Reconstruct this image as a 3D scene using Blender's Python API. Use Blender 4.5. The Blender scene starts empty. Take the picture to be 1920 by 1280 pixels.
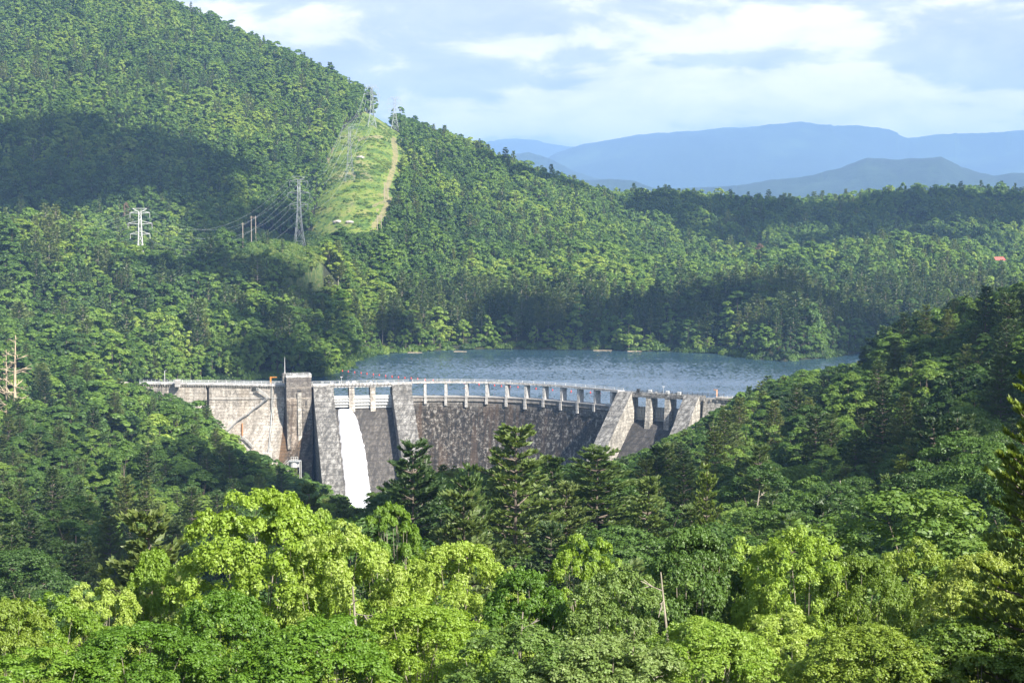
import bpy, math, random
import numpy as np
from mathutils import Vector

# =====================================================================
# camera, sky, sun, exposure
# =====================================================================
sc = bpy.context.scene
R = math.radians
FPX = 3045.0                      # focal length in pixels of the 1920 wide photograph
TILT = math.atan(220 / FPX)
EYE = 88.0                        # the eye above the lake (lake level is z = 0)
cam = bpy.data.cameras.new('camera')
cam.sensor_width = 36.0
cam.lens = 36.0 * FPX / 1920.0
cam.clip_start = 0.5
cam.clip_end = 60000
camo = bpy.data.objects.new('camera', cam)
sc.collection.objects.link(camo)
camo.location = (0, 0, EYE)
camo.rotation_euler = (R(90) - TILT, 0, 0)
sc.camera = camo
HAZE_DENSITY = 9.0e-5
SUN_EL, SUN_AZ = 39.0, 138.0      # azimuth clockwise from +Y: behind the camera and to the right
SUN_DIR = Vector((math.sin(R(SUN_AZ)) * math.cos(R(SUN_EL)), math.cos(R(SUN_AZ)) * math.cos(R(SUN_EL)), math.sin(R(SUN_EL))))
sl = bpy.data.lights.new('sun', 'SUN')
sl.energy = 5.0
sl.angle = R(0.53)
sl.color = (1.0, 0.94, 0.84)
so = bpy.data.objects.new('sun', sl)
sc.collection.objects.link(so)
so.location = (300, -300, 900)
so.rotation_euler = SUN_DIR.to_track_quat('Z', 'Y').to_euler()
sc.view_settings.view_transform = 'Standard'
sc.view_settings.look = 'None'
sc.view_settings.exposure = 1.2
sc.view_settings.gamma = 1
sc.view_settings.use_curve_mapping = False
sc.render.engine = 'CYCLES'
sc.cycles.use_denoising = True
sc.cycles.max_bounces = 5
sc.cycles.diffuse_bounces = 2
sc.cycles.glossy_bounces = 2
sc.cycles.transmission_bounces = 3
sc.cycles.transparent_max_bounces = 8
sc.cycles.volume_bounces = 1
sc.cycles.caustics_reflective = False
sc.cycles.caustics_refractive = False
sc.cycles.sample_clamp_indirect = 6


def nd(nt, t, **kw):
    n = nt.nodes.new(t)
    for k, v in kw.items():
        setattr(n, k, v)
    return n


def math_n(nt, op, a, b=None, clamp=False):
    n = nt.nodes.new('ShaderNodeMath')
    n.operation = op
    n.use_clamp = clamp
    for i, x in enumerate((a, b)):
        if x is None:
            continue
        if isinstance(x, (int, float)):
            n.inputs[i].default_value = x
        else:
            nt.links.new(x, n.inputs[i])
    return n.outputs[0]


def ramp(nt, fac, stops, interp='LINEAR'):
    n = nt.nodes.new('ShaderNodeValToRGB')
    n.color_ramp.interpolation = interp
    el = n.color_ramp.elements
    while len(el) < len(stops):
        el.new(0.5)
    for e, (p, c) in zip(el, stops):
        e.position = p
        e.color = (*c, 1) if len(c) == 3 else c
    if fac is not None:
        nt.links.new(fac, n.inputs[0])
    return n.outputs[0]


def mix_c(nt, fac, a, b, blend='MIX'):
    n = nt.nodes.new('ShaderNodeMix')
    n.data_type = 'RGBA'
    n.blend_type = blend
    n.clamp_factor = True
    for i, x in ((0, fac), (6, a), (7, b)):
        if isinstance(x, (int, float)):
            n.inputs[i].default_value = x
        elif isinstance(x, tuple):
            n.inputs[i].default_value = (*x, 1)
        else:
            nt.links.new(x, n.inputs[i])
    return n.outputs[2]


def noise(nt, vec, scale, detail=4, rough=0.55, dim='3D', dist=0.0):
    n = nt.nodes.new('ShaderNodeTexNoise')
    n.noise_dimensions = dim
    n.inputs['Scale'].default_value = scale
    n.inputs['Detail'].default_value = detail
    n.inputs['Roughness'].default_value = rough
    n.inputs['Distortion'].default_value = dist
    if vec is not None:
        nt.links.new(vec, n.inputs['Vector'])
    return n.outputs[0]


def mapping(nt, vec, scale=(1, 1, 1), loc=(0, 0, 0)):
    n = nt.nodes.new('ShaderNodeMapping')
    n.inputs['Scale'].default_value = scale
    n.inputs['Location'].default_value = loc
    nt.links.new(vec, n.inputs['Vector'])
    return n.outputs[0]


def smooth(nt, x, a, b):
    n = nt.nodes.new('ShaderNodeMapRange')
    n.interpolation_type = 'SMOOTHSTEP'
    n.inputs['From Min'].default_value = a
    n.inputs['From Max'].default_value = b
    nt.links.new(x, n.inputs['Value'])
    return n.outputs[0]


world = bpy.data.worlds.new('World')
sc.world = world
world.use_nodes = True
wt = world.node_tree
wt.nodes.clear()
sky = nd(wt, 'ShaderNodeTexSky', sky_type='NISHITA', sun_disc=False)
sky.sun_elevation = R(SUN_EL)
sky.sun_rotation = R(SUN_AZ)
tc = nd(wt, 'ShaderNodeTexCoord')
sep = nd(wt, 'ShaderNodeSeparateXYZ')
wt.links.new(tc.outputs['Generated'], sep.inputs[0])
dx, dy, dz = sep.outputs
up = math_n(wt, 'MAXIMUM', dz, 0.0)
# clouds lie in a layer: direction divided by height foreshortens them towards the horizon
den = math_n(wt, 'ADD', up, 0.055)
cx = math_n(wt, 'DIVIDE', dx, den)
cy = math_n(wt, 'DIVIDE', dy, den)
cmb = nd(wt, 'ShaderNodeCombineXYZ')
wt.links.new(cx, cmb.inputs[0]); wt.links.new(cy, cmb.inputs[1])
cv = cmb.outputs[0]
n1 = noise(wt, mapping(wt, cv, (0.95, 0.42, 1), (3.1, 1.7, 0)), 1.0, 7, 0.56, dist=0.35)
n2 = noise(wt, mapping(wt, cv, (1.1, 0.62, 1), (7.4, 9.2, 0)), 2.1, 8, 0.6, dist=0.5)
n3 = noise(wt, mapping(wt, tc.outputs['Generated'], (15, 15, 40), (2.3, 0, 1.1)), 1.0, 9, 0.58, dist=0.3)
puff = math_n(wt, 'ADD', math_n(wt, 'MULTIPLY', n1, 0.3), math_n(wt, 'MULTIPLY', n3, 0.7))


def blob(az, el, waz, wel, amt):
    """a cloud bank standing in a given direction of the sky"""
    a = math_n(wt, 'ARCTAN2', dx, dy)
    a = math_n(wt, 'DIVIDE', math_n(wt, 'SUBTRACT', a, az), waz)
    e = math_n(wt, 'DIVIDE', math_n(wt, 'SUBTRACT', dz, el), wel)
    q = math_n(wt, 'ADD', math_n(wt, 'POWER', math_n(wt, 'ABSOLUTE', a), 2.0), math_n(wt, 'POWER', math_n(wt, 'ABSOLUTE', e), 2.0))
    g = math_n(wt, 'POWER', 2.718, math_n(wt, 'MULTIPLY', q, -1.0))
    return math_n(wt, 'MULTIPLY', g, amt)


banks = None
for u_, v_, wu, wv, am in ((1190, 165, 90, 45, .17), (1320, 190, 200, 45, .13), (1520, 180, 170, 55, .17), (1080, 200, 160, 30, .10),
                           (930, 240, 170, 24, .18), (1750, 225, 150, 30, .12), (1000, 85, 120, 18, .10), (600, 65, 110, 34, .13), (1450, 60, 200, 20, .08),
                           (830, 150, 190, 30, -.14), (1650, 120, 260, 18, -.12), (1340, 120, 160, 16, -.10), (900, 215, 60, 12, -.08), (1100, 110, 60, 14, -.12),
                           (1100, 20, 300, 30, -.05), (800, 215, 90, 18, .14), (1850, 190, 90, 18, .09), (1550, 245, 120, 14, .08)):
    bnode = blob((u_ - 960) / FPX, (420 - v_) / FPX, wu / FPX, wv / FPX, am * 1.15)
    banks = bnode if banks is None else math_n(wt, 'ADD', banks, bnode)
lit = smooth(wt, math_n(wt, 'ADD', puff, banks), 0.475, 0.60)
cover_raw = noise(wt, mapping(wt, cv, (0.5, 0.33, 1), (1.0, 5.0, 0)), 1.0, 6, 0.55)
cover = smooth(wt, cover_raw, 0.36, 0.62)
low = smooth(wt, dz, 0.5, 0.12)
cover = math_n(wt, 'MAXIMUM', math_n(wt, 'MULTIPLY', cover, 0.6), math_n(wt, 'MULTIPLY', low, 0.93))
grey = ramp(wt, n3, [(0.32, (3.7, 3.8, 4.8)), (0.62, (5.4, 5.3, 5.9))])
cloudc = mix_c(wt, lit, grey, ramp(wt, n3, [(0.35, (6.2, 5.8, 5.5)), (0.62, (9.0, 8.0, 6.8))]))
high = smooth(wt, dz, 0.32, 0.75)          # clouds overhead are dimmed to weaken the fill light
cloudc = mix_c(wt, high, cloudc, mix_c(wt, lit, (1.5, 1.8, 2.5), (3.2, 3.3, 3.6)))
skyc = mix_c(wt, cover, sky.outputs[0], cloudc)
bg = nd(wt, 'ShaderNodeBackground')
bg.inputs['Strength'].default_value = 0.09
wt.links.new(skyc, bg.inputs['Color'])
wo = nd(wt, 'ShaderNodeOutputWorld')
wt.links.new(bg.outputs[0], wo.inputs[0])

# =====================================================================
# helpers
# =====================================================================
COL = sc.collection
rng = np.random.default_rng(7)
ct, st_ = math.cos(TILT), math.sin(TILT)


def at(u, v, Y):
    """world point that the photograph shows at pixel u, v if it lies at depth Y"""
    a, b = (u - 960) / FPX, (640 - v) / FPX
    d = np.array([a, ct + b * st_, -st_ + b * ct])
    k = Y / d[1]
    return np.array([d[0] * k, Y, EYE + d[2] * k])


def z_at(v, Y):
    return at(960, v, Y)[2]


def proj(x, y, z):
    x, y, z = np.asarray(x, float), np.asarray(y, float), np.asarray(z, float) - EYE
    f = y * ct - z * st_
    return 960 + FPX * x / f, 640 - FPX * (y * st_ + z * ct) / f


def props(o, label=None, cat=None, group=None, kind=None):
    if label: o['label'] = label
    if cat: o['category'] = cat
    if group: o['group'] = group
    if kind: o['kind'] = kind
    return o


def link(o, parent=None):
    COL.objects.link(o)
    if parent is not None:
        o.parent = parent
    return o


def empty(name, loc, rz=0.0, **kw):
    o = bpy.data.objects.new(name, None)
    o.location = loc
    o.rotation_euler = (0, 0, rz)
    o.empty_display_size = 1
    link(o)
    return props(o, **kw)


def np_mesh(name, V, F, mats=(), mi=None, smooth_=False, attrs=None, uv=None):
    """V (n,3); F (m,k) all the same k, or a list of such arrays"""
    me = bpy.data.meshes.new(name)
    V = np.ascontiguousarray(V, dtype=np.float32)
    Fs = F if isinstance(F, list) else [F]
    Fs = [np.asarray(f, dtype=np.int32) for f in Fs if len(f)]
    loops = np.concatenate([f.ravel() for f in Fs])
    tot = np.concatenate([np.full(len(f), f.shape[1], dtype=np.int32) for f in Fs])
    start = np.concatenate([[0], np.cumsum(tot)[:-1]]).astype(np.int32)
    me.vertices.add(len(V)); me.vertices.foreach_set('co', V.ravel())
    me.loops.add(len(loops)); me.loops.foreach_set('vertex_index', loops)
    me.polygons.add(len(tot)); me.polygons.foreach_set('loop_start', start)
    me.polygons.foreach_set('loop_total', tot)
    for m in mats:
        me.materials.append(m)
    if mi is not None:
        me.polygons.foreach_set('material_index', np.asarray(mi, dtype=np.int32))
    if smooth_:
        me.polygons.foreach_set('use_smooth', np.ones(len(tot), dtype=bool))
    if attrs:
        for k, (dom, arr) in attrs.items():
            at_ = me.attributes.new(k, 'FLOAT', dom)
            at_.data.foreach_set('value', np.asarray(arr, dtype=np.float32))
    if uv is not None:
        l = me.uv_layers.new(name='UVMap')
        l.data.foreach_set('uv', np.asarray(uv, dtype=np.float32)[loops].ravel())
    me.update(calc_edges=True)
    return me


class MB:
    """collects convex pieces, then links them as one mesh object"""

    def __init__(s):
        s.v, s.f, s.uv = [], [], []

    def add(s, V, F, uv=None):
        b = len(s.v)
        s.v += [tuple(map(float, p)) for p in V]
        s.uv += list(uv) if uv is not None else [(float(p[0]), float(p[2])) for p in V]
        s.f += [tuple(b + i for i in f) for f in F]

    def box(s, o, ax, ay, az, x0, x1, y0, y1, z0, z1):
        o, ax, ay, az = map(np.asarray, (o, ax, ay, az))
        V = [o + ax * x + ay * y + az * z for z in (z0, z1) for y in (y0, y1) for x in (x0, x1)]
        uv = [(x + y, z) for z in (z0, z1) for y in (y0, y1) for x in (x0, x1)]
        s.add(V, [(0, 2, 3, 1), (4, 5, 7, 6), (0, 1, 5, 4), (2, 6, 7, 3), (0, 4, 6, 2), (1, 3, 7, 5)], uv)

    def wbox(s, x0, x1, y0, y1, z0, z1):
        s.box((0, 0, 0), (1, 0, 0), (0, 1, 0), (0, 0, 1), x0, x1, y0, y1, z0, z1)

    def tube(s, pts, r, n=6, cap=True):
        pts = [np.asarray(p, float) for p in pts]
        rs = r if hasattr(r, '__len__') else [r] * len(pts)
        rings = []
        for i, p in enumerate(pts):
            d = pts[min(i + 1, len(pts) - 1)] - pts[max(i - 1, 0)]
            d = d / (np.linalg.norm(d) + 1e-9)
            a = np.cross(d, (0, 0, 1.0)) if abs(d[2]) < .95 else np.cross(d, (1.0, 0, 0))
            a /= np.linalg.norm(a)
            b = np.cross(d, a)
            rings.append([p + rs[i] * (a * math.cos(2 * math.pi * k / n) + b * math.sin(2 * math.pi * k / n)) for k in range(n)])
        V = [q for rg in rings for q in rg]
        F = [(i * n + k, i * n + (k + 1) % n, (i + 1) * n + (k + 1) % n, (i + 1) * n + k) for i in range(len(pts) - 1) for k in range(n)]
        if cap:
            F += [tuple(range(n))[::-1], tuple((len(pts) - 1) * n + k for k in range(n))]
        s.add(V, F)

    def build(s, name, mat, parent=None, bevel=0.0, smooth_=False):
        me = bpy.data.meshes.new(name)
        me.from_pydata(s.v, [], s.f)
        l = me.uv_layers.new(name='UVMap')
        vi = np.empty(len(me.loops), dtype=np.int32)
        me.loops.foreach_get('vertex_index', vi)
        l.data.foreach_set('uv', np.asarray(s.uv, dtype=np.float32)[vi].ravel())
        me.materials.append(mat)
        if smooth_:
            me.polygons.foreach_set('use_smooth', np.ones(len(me.polygons), dtype=bool))
        me.update()
        o = bpy.data.objects.new(name, me)
        link(o, parent)
        if bevel:
            m = o.modifiers.new('bevel', 'BEVEL'); m.width = bevel; m.segments = 1
        return o


def np_noise(x, y, seed=0, octaves=4):
    """cheap value noise on numpy arrays, about -1..1"""
    out = np.zeros(np.broadcast(x, y).shape)
    amp, tot = 1.0, 0.0
    for o in range(octaves):
        xi, yi = np.floor(x).astype(np.int64), np.floor(y).astype(np.int64)
        fx, fy = x - xi, y - yi
        fx, fy = fx * fx * (3 - 2 * fx), fy * fy * (3 - 2 * fy)

        def h(a, b):
            n = (a * 374761393 + b * 668265263 + (seed + o) * 974634777) & 0xffffffff
            n = ((n ^ (n >> 13)) * 1274126177) & 0xffffffff
            return ((n ^ (n >> 16)) & 0xffff) / 32767.5 - 1
        out += amp * ((h(xi, yi) * (1 - fx) + h(xi + 1, yi) * fx) * (1 - fy) + (h(xi, yi + 1) * (1 - fx) + h(xi + 1, yi + 1) * fx) * fy)
        tot += amp
        amp *= 0.5
        x, y = x * 2.03 + 11.7, y * 2.03 + 5.3
    return out / tot


def in_poly(px, py, poly):
    px, py = np.asarray(px), np.asarray(py)
    c = np.zeros(px.shape, bool)
    for (x0, y0), (x1, y1) in zip(poly, poly[1:] + poly[:1]):
        if y0 == y1:
            continue
        k = ((y0 > py) != (y1 > py)) & (px < (x1 - x0) * (py - y0) / (y1 - y0) + x0)
        c ^= k
    return c


def poly_dist(px, py, poly, closed=True):
    d = np.full(np.asarray(px).shape, 1e9)
    segs = list(zip(poly, poly[1:] + poly[:1])) if closed else list(zip(poly, poly[1:]))
    for (x0, y0), (x1, y1) in segs:
        ex, ey = x1 - x0, y1 - y0
        t = np.clip(((px - x0) * ex + (py - y0) * ey) / (ex * ex + ey * ey + 1e-9), 0, 1)
        d = np.minimum(d, np.hypot(px - x0 - t * ex, py - y0 - t * ey))
    return d


# =====================================================================
# materials
# =====================================================================
def base_mat(name, rough=0.8):
    m = bpy.data.materials.new(name)
    m.use_nodes = True
    nt = m.node_tree
    b = nt.nodes['Principled BSDF']
    b.inputs['Roughness'].default_value = rough
    return m, nt, b


def flat_mat(name, col, rough=0.6, metal=0.0, var=0.25, scale=3.0):
    m, nt, b = base_mat(name, rough)
    b.inputs['Metallic'].default_value = metal
    t = nd(nt, 'ShaderNodeTexCoord')
    f = noise(nt, t.outputs['Object'], scale, 5, 0.6)
    lo = tuple(c * (1 - var) for c in col)
    hi = tuple(min(1, c * (1 + var)) for c in col)
    nt.links.new(ramp(nt, f, [(0.3, lo), (0.7, hi)]), b.inputs['Base Color'])
    return m


def concrete(name, base, dark, light, stain=0.5, speck=0.4, rust=0.0, course=1.5, rust_col=(0.24, 0.11, 0.035), streaks=0.6, vsc=0.12, topband=None):
    m, nt, b = base_mat(name, 0.9)
    t = nd(nt, 'ShaderNodeTexCoord')
    uv = t.outputs['UV']
    big = noise(nt, mapping(nt, uv, (0.11, 0.06, 1)), 1.0, 8, 0.72)
    strk = noise(nt, mapping(nt, uv, (0.5, 0.045, 1)), 1.0, 6, 0.62)
    fine = noise(nt, mapping(nt, uv, (0.8, 0.7, 1)), 1.0, 8, 0.8)
    spk = noise(nt, mapping(nt, uv, (0.55, 0.42, 1), (9, 3, 0)), 1.0, 9, 0.82)
    c = mix_c(nt, smooth(nt, fine, 0.4, 0.6), tuple(x * .55 for x in base), tuple(x * 1.35 for x in base))
    c = mix_c(nt, math_n(nt, 'MULTIPLY', smooth(nt, spk, 0.52, 0.57), speck), c, light)
    c = mix_c(nt, math_n(nt, 'MULTIPLY', smooth(nt, spk, 0.49, 0.43), speck), c, dark)
    c = mix_c(nt, math_n(nt, 'MULTIPLY', smooth(nt, strk, 0.48, 0.62), streaks), c, dark)
    c = mix_c(nt, math_n(nt, 'MULTIPLY', smooth(nt, big, 0.48, 0.62), stain), c, dark)
    if rust:
        rn = noise(nt, mapping(nt, uv, (0.16, 0.02, 1), (2.7, 4.4, 0)), 1.0, 5, 0.6)
        c = mix_c(nt, math_n(nt, 'MULTIPLY', smooth(nt, rn, 0.50, 0.60), rust), c, rust_col)
    sp = nd(nt, 'ShaderNodeSeparateXYZ')
    nt.links.new(uv, sp.inputs[0])
    if topband:
        z0, z1, col = topband
        wob = math_n(nt, 'ADD', sp.outputs[1], math_n(nt, 'MULTIPLY', math_n(nt, 'SUBTRACT', strk, 0.5), 14.0))
        c = mix_c(nt, math_n(nt, 'MULTIPLY', smooth(nt, wob, z0, z1), 0.75), c, col)
    # pour joints: thin dark lines, broken up by noise
    fr = math_n(nt, 'FRACT', math_n(nt, 'DIVIDE', sp.outputs[1], course))
    ln = math_n(nt, 'LESS_THAN', fr, 0.2)
    ln = math_n(nt, 'MULTIPLY', ln, smooth(nt, fine, 0.42, 0.6))
    c = mix_c(nt, math_n(nt, 'MULTIPLY', ln, 0.75), c, dark)
    nt.links.new(c, b.inputs['Base Color'])
    bp = nd(nt, 'ShaderNodeBump')
    bp.inputs['Strength'].default_value = 0.7
    bp.inputs['Distance'].default_value = 0.35
    h = math_n(nt, 'SUBTRACT', fine, math_n(nt, 'MULTIPLY', ln, 0.3))
    nt.links.new(h, bp.inputs['Height'])
    nt.links.new(bp.outputs[0], b.inputs['Normal'])
    return m


def leaf_mat(name, cols, trans=0.35, rough=0.55, patch=0.012):
    """cols: dark to light leaf colours; varies per tree, per leaf and with the stand"""
    m = bpy.data.materials.new(name)
    m.use_nodes = True
    nt = m.node_tree
    nt.nodes.clear()
    oi = nd(nt, 'ShaderNodeObjectInfo')
    a = nd(nt, 'ShaderNodeAttribute', attribute_name='rnd')
    pn = noise(nt, mapping(nt, oi.outputs['Location'], (patch, patch, 0)), 1.0, 3, 0.6)
    f = math_n(nt, 'ADD', math_n(nt, 'MULTIPLY', oi.outputs['Random'], 0.60), math_n(nt, 'MULTIPLY', a.outputs['Fac'], 0.26))
    f = math_n(nt, 'ADD', f, math_n(nt, 'MULTIPLY', math_n(nt, 'SUBTRACT', pn, 0.47), 1.5))
    n = len(cols)
    c = ramp(nt, f, [(i / (n - 1) * 0.9, col) for i, col in enumerate(cols)])
    d = nd(nt, 'ShaderNodeBsdfDiffuse')
    tr = nd(nt, 'ShaderNodeBsdfTranslucent')
    gl = nd(nt, 'ShaderNodeBsdfGlossy')
    gl.inputs['Roughness'].default_value = rough
    gl.inputs['Color'].default_value = (1, 1, 1, 1)
    nt.links.new(c, d.inputs['Color'])
    tcol = mix_c(nt, 0.45, c, mix_c(nt, 1.0, c, (1.9, 1.7, 0.5), 'MULTIPLY'))
    nt.links.new(tcol, tr.inputs['Color'])
    mx = nd(nt, 'ShaderNodeMixShader'); mx.inputs[0].default_value = trans
    nt.links.new(d.outputs[0], mx.inputs[1]); nt.links.new(tr.outputs[0], mx.inputs[2])
    m2 = nd(nt, 'ShaderNodeMixShader'); m2.inputs[0].default_value = 0.035
    nt.links.new(mx.outputs[0], m2.inputs[1]); nt.links.new(gl.outputs[0], m2.inputs[2])
    o = nd(nt, 'ShaderNodeOutputMaterial')
    nt.links.new(m2.outputs[0], o.inputs[0])
    return m


M = {}
M['bark'] = flat_mat('bark', (0.16, 0.13, 0.10), 0.9, var=.35, scale=2)
M['pale_bark'] = flat_mat('pale_bark', (0.34, 0.30, 0.23), 0.9, var=.3, scale=2)
M['dead_wood'] = flat_mat('dead_wood', (0.50, 0.40, 0.27), 0.9, var=.25, scale=1)
M['grey_wood'] = flat_mat('grey_wood', (0.30, 0.28, 0.24), 0.9, var=.25, scale=1)
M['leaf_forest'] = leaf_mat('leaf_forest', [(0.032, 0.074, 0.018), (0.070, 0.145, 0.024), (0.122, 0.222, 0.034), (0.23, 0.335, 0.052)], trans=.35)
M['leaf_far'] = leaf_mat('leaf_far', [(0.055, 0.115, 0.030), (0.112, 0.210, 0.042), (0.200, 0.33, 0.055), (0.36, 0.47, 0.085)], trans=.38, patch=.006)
M['needle'] = leaf_mat('needle', [(0.040, 0.080, 0.022), (0.075, 0.130, 0.030), (0.12, 0.175, 0.040), (0.18, 0.22, 0.05)], trans=.3)
M['needle_mid'] = leaf_mat('needle_mid', [(0.045, 0.095, 0.022), (0.085, 0.150, 0.032), (0.14, 0.205, 0.042), (0.20, 0.26, 0.06)], trans=.35)
M['needle_sun'] = leaf_mat('needle_sun', [(0.10, 0.16, 0.02), (0.20, 0.27, 0.035), (0.34, 0.38, 0.07)], trans=.3)
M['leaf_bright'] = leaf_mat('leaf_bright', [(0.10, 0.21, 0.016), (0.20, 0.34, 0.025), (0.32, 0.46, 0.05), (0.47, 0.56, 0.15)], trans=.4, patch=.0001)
M['leaf_mid'] = leaf_mat('leaf_mid', [(0.07, 0.17, 0.014), (0.15, 0.29, 0.022), (0.25, 0.40, 0.04), (0.38, 0.49, 0.10)], trans=.38, patch=.0001)
M['leaf_olive'] = leaf_mat('leaf_olive', [(0.09, 0.18, 0.02), (0.19, 0.29, 0.03), (0.30, 0.40, 0.05), (0.42, 0.49, 0.11)], trans=.35, patch=.0001)
M['leaf_pale'] = leaf_mat('leaf_pale', [(0.06, 0.13, 0.02), (0.12, 0.22, 0.035), (0.21, 0.31, 0.07), (0.45, 0.52, 0.24)], trans=.3, patch=.0001)
M['brown_leaf'] = leaf_mat('brown_leaf', [(0.12, 0.08, 0.045), (0.22, 0.15, 0.09), (0.3, 0.22, 0.14)], trans=.2)
M['shrub'] = leaf_mat('shrub', [(0.05, 0.12, 0.02), (0.10, 0.19, 0.03), (0.17, 0.26, 0.045), (0.24, 0.3, 0.06)], trans=.3)

M['concrete_wall'] = concrete('concrete_wall', (0.52, 0.47, 0.405), (0.16, 0.14, 0.115), (0.70, 0.65, 0.57), stain=.45, speck=.65, rust=.2, rust_col=(0.42, 0.32, 0.21), streaks=.45)
M['concrete_grey'] = concrete('concrete_grey', (0.205, 0.195, 0.178), (0.055, 0.052, 0.047), (0.42, 0.41, 0.38), stain=.5, speck=.75, streaks=.2, course=2.2)
M['concrete_tower'] = concrete('concrete_tower', (0.19, 0.17, 0.15), (0.07, 0.06, 0.055), (0.3, 0.28, 0.25), stain=.4, speck=.25, streaks=.5, course=5)
M['concrete_pale'] = concrete('concrete_pale', (0.55, 0.53, 0.50), (0.22, 0.2, 0.18), (0.75, 0.73, 0.7), stain=.2, speck=.3, streaks=.3, course=9)
M['concrete_bright'] = concrete('concrete_bright', (0.46, 0.43, 0.375), (0.12, 0.11, 0.095), (0.66, 0.62, 0.55), stain=.6, speck=.6, streaks=.4, course=1.5)
M['arch_face'] = concrete('arch_face', (0.075, 0.060, 0.045), (0.012, 0.011, 0.010), (0.42, 0.40, 0.37), stain=.6, speck=.85, rust=.5, rust_col=(0.13, 0.085, 0.055), streaks=.75, course=1.4, topband=(-6.0, 3.0, (0.33, 0.31, 0.28)))
M['stained_face'] = concrete('stained_face', (0.12, 0.085, 0.055), (0.03, 0.026, 0.022), (0.3, 0.25, 0.2), stain=.6, speck=.7, rust=.45, rust_col=(0.22, 0.12, 0.05), streaks=.6)
M['pilaster'] = concrete('pilaster', (0.28, 0.25, 0.21), (0.05, 0.045, 0.04), (0.45, 0.41, 0.36), stain=.7, speck=.8, rust=.1, rust_col=(0.42, 0.2, 0.06), streaks=.6)
M['chute'] = concrete('chute', (0.095, 0.085, 0.075), (0.04, 0.037, 0.034), (0.4, 0.37, 0.33), stain=.6, speck=.25, streaks=.6, course=3.0)
M['chute_dark'] = concrete('chute_dark', (0.055, 0.05, 0.047), (0.02, 0.019, 0.018), (0.3, 0.28, 0.25), stain=.5, speck=.2, streaks=.5, course=3.0)
M['white_steel'] = flat_mat('white_steel', (0.62, 0.62, 0.60), 0.5, var=.15)
M['steel'] = flat_mat('steel', (0.33, 0.35, 0.35), 0.5, 0.3, var=.2)
M['dark_steel'] = flat_mat('dark_steel', (0.05, 0.052, 0.05), 0.6, var=.3)
M['galvanised'] = flat_mat('galvanised', (0.50, 0.53, 0.53), 0.45, 0.2, var=.1)
M['wire'] = flat_mat('wire', (0.42, 0.46, 0.46), 0.5, 0.2, var=.05)
M['orange'] = flat_mat('orange', (0.75, 0.30, 0.06), 0.5, var=.1)
M['peach'] = flat_mat('peach', (0.75, 0.42, 0.25), 0.5, var=.1)
M['rust'] = flat_mat('rust', (0.36, 0.17, 0.06), 0.8, var=.3, scale=.5)
M['buoy'] = flat_mat('buoy', (0.75, 0.07, 0.035), 0.4, var=.1)
M['glass'] = flat_mat('glass', (0.45, 0.5, 0.55), 0.15, var=.4, scale=1.5)
M['pole_wood'] = flat_mat('pole_wood', (0.42, 0.35, 0.27), 0.9, var=.2)
M['rock'] = flat_mat('rock', (0.42, 0.38, 0.34), 0.9, var=.3, scale=.6)
M['roof_red'] = flat_mat('roof_red', (0.5, 0.12, 0.09), 0.7, var=.1)
M['siding'] = flat_mat('siding', (0.6, 0.5, 0.42), 0.7, var=.1)

# =====================================================================
# terrain: one height field from control points (u, Y, ground height)
# =====================================================================
CP = []


def g(u, Y, z):
    CP.append((u, Y, z))


def gc(u, v, Y, h):
    """ground h below a canopy seen at v"""
    CP.append((u, Y, z_at(v, Y) - h))


for u in (-600, 0, 480, 960, 1440, 1920, 2600):
    g(u, 3, 86.2); g(u, 10, 84); g(u, 22, 78); g(u, 40, 69); g(u, 60, 59.5); g(u, 85, 49)
# slope below the overlook
for u, Y, z in ((-500, 120, 34), (100, 120, 30), (500, 120, 34), (900, 120, 37), (1300, 120, 38), (1700, 120, 42), (2400, 120, 48),
                (-500, 220, 16), (100, 220, 14), (500, 220, 10), (850, 220, 25), (1250, 220, 26), (1600, 210, 30), (1850, 190, 36), (2500, 220, 52),
                (-500, 330, 2), (100, 330, 1), (450, 330, -6), (880, 320, 26), (1080, 330, 20), (1300, 350, 13), (1700, 330, 19), (2500, 330, 60),
                (-500, 430, -12), (150, 430, -11), (450, 430, -18), (850, 430, 2), (1100, 430, 4), (1450, 450, 8), (1800, 440, 27), (2400, 450, 65),
                (-500, 540, -12), (150, 540, -14), (400, 540, -20), (600, 560, -30), (850, 560, -32), (1150, 560, -12), (1400, 580, 2), (1650, 560, 22), (1900, 560, 47), (2500, 600, 75),
                (120, 620, -7), (-500, 640, 2), (320, 640, -16), (520, 640, -32), (700, 680, -50), (950, 680, -52), (1150, 680, -34), (1330, 680, -13), (1480, 640, 8), (1700, 650, 24), (2000, 680, 42),
                (-500, 740, 10), (50, 720, -4), (250, 740, -8), (380, 750, -17), (480, 755, -31), (600, 750, -45), (800, 760, -54), (1000, 750, -52), (1120, 735, -35), (1220, 730, -22), (1310, 735, -10), (1380, 730, -3), (1500, 710, 5), (1700, 740, 3), (1900, 740, 12), (2200, 800, 8), (2300, 950, 2),
                (-500, 830, 18), (50, 820, 9), (200, 818, 8), (290, 822, 5)):
    g(u, Y, z)
# left bank behind the dam, the spur with the pylon behind it
gc(0, 640, 930, 19); gc(200, 650, 930, 19); gc(350, 660, 940, 22); gc(500, 660, 950, 22)
gc(-300, 600, 930, 19)
gc(0, 560, 990, 19); gc(200, 575, 1000, 19); gc(400, 585, 1000, 19); gc(560, 600, 1010, 19)
gc(-400, 440, 1080, 19); gc(0, 410, 1080, 19); gc(150, 445, 1080, 19); gc(260, 475, 1080, 19); gc(350, 505, 1080, 19); gc(450, 530, 1070, 19); gc(560, 560, 1070, 19); gc(640, 575, 1080, 19)
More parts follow.
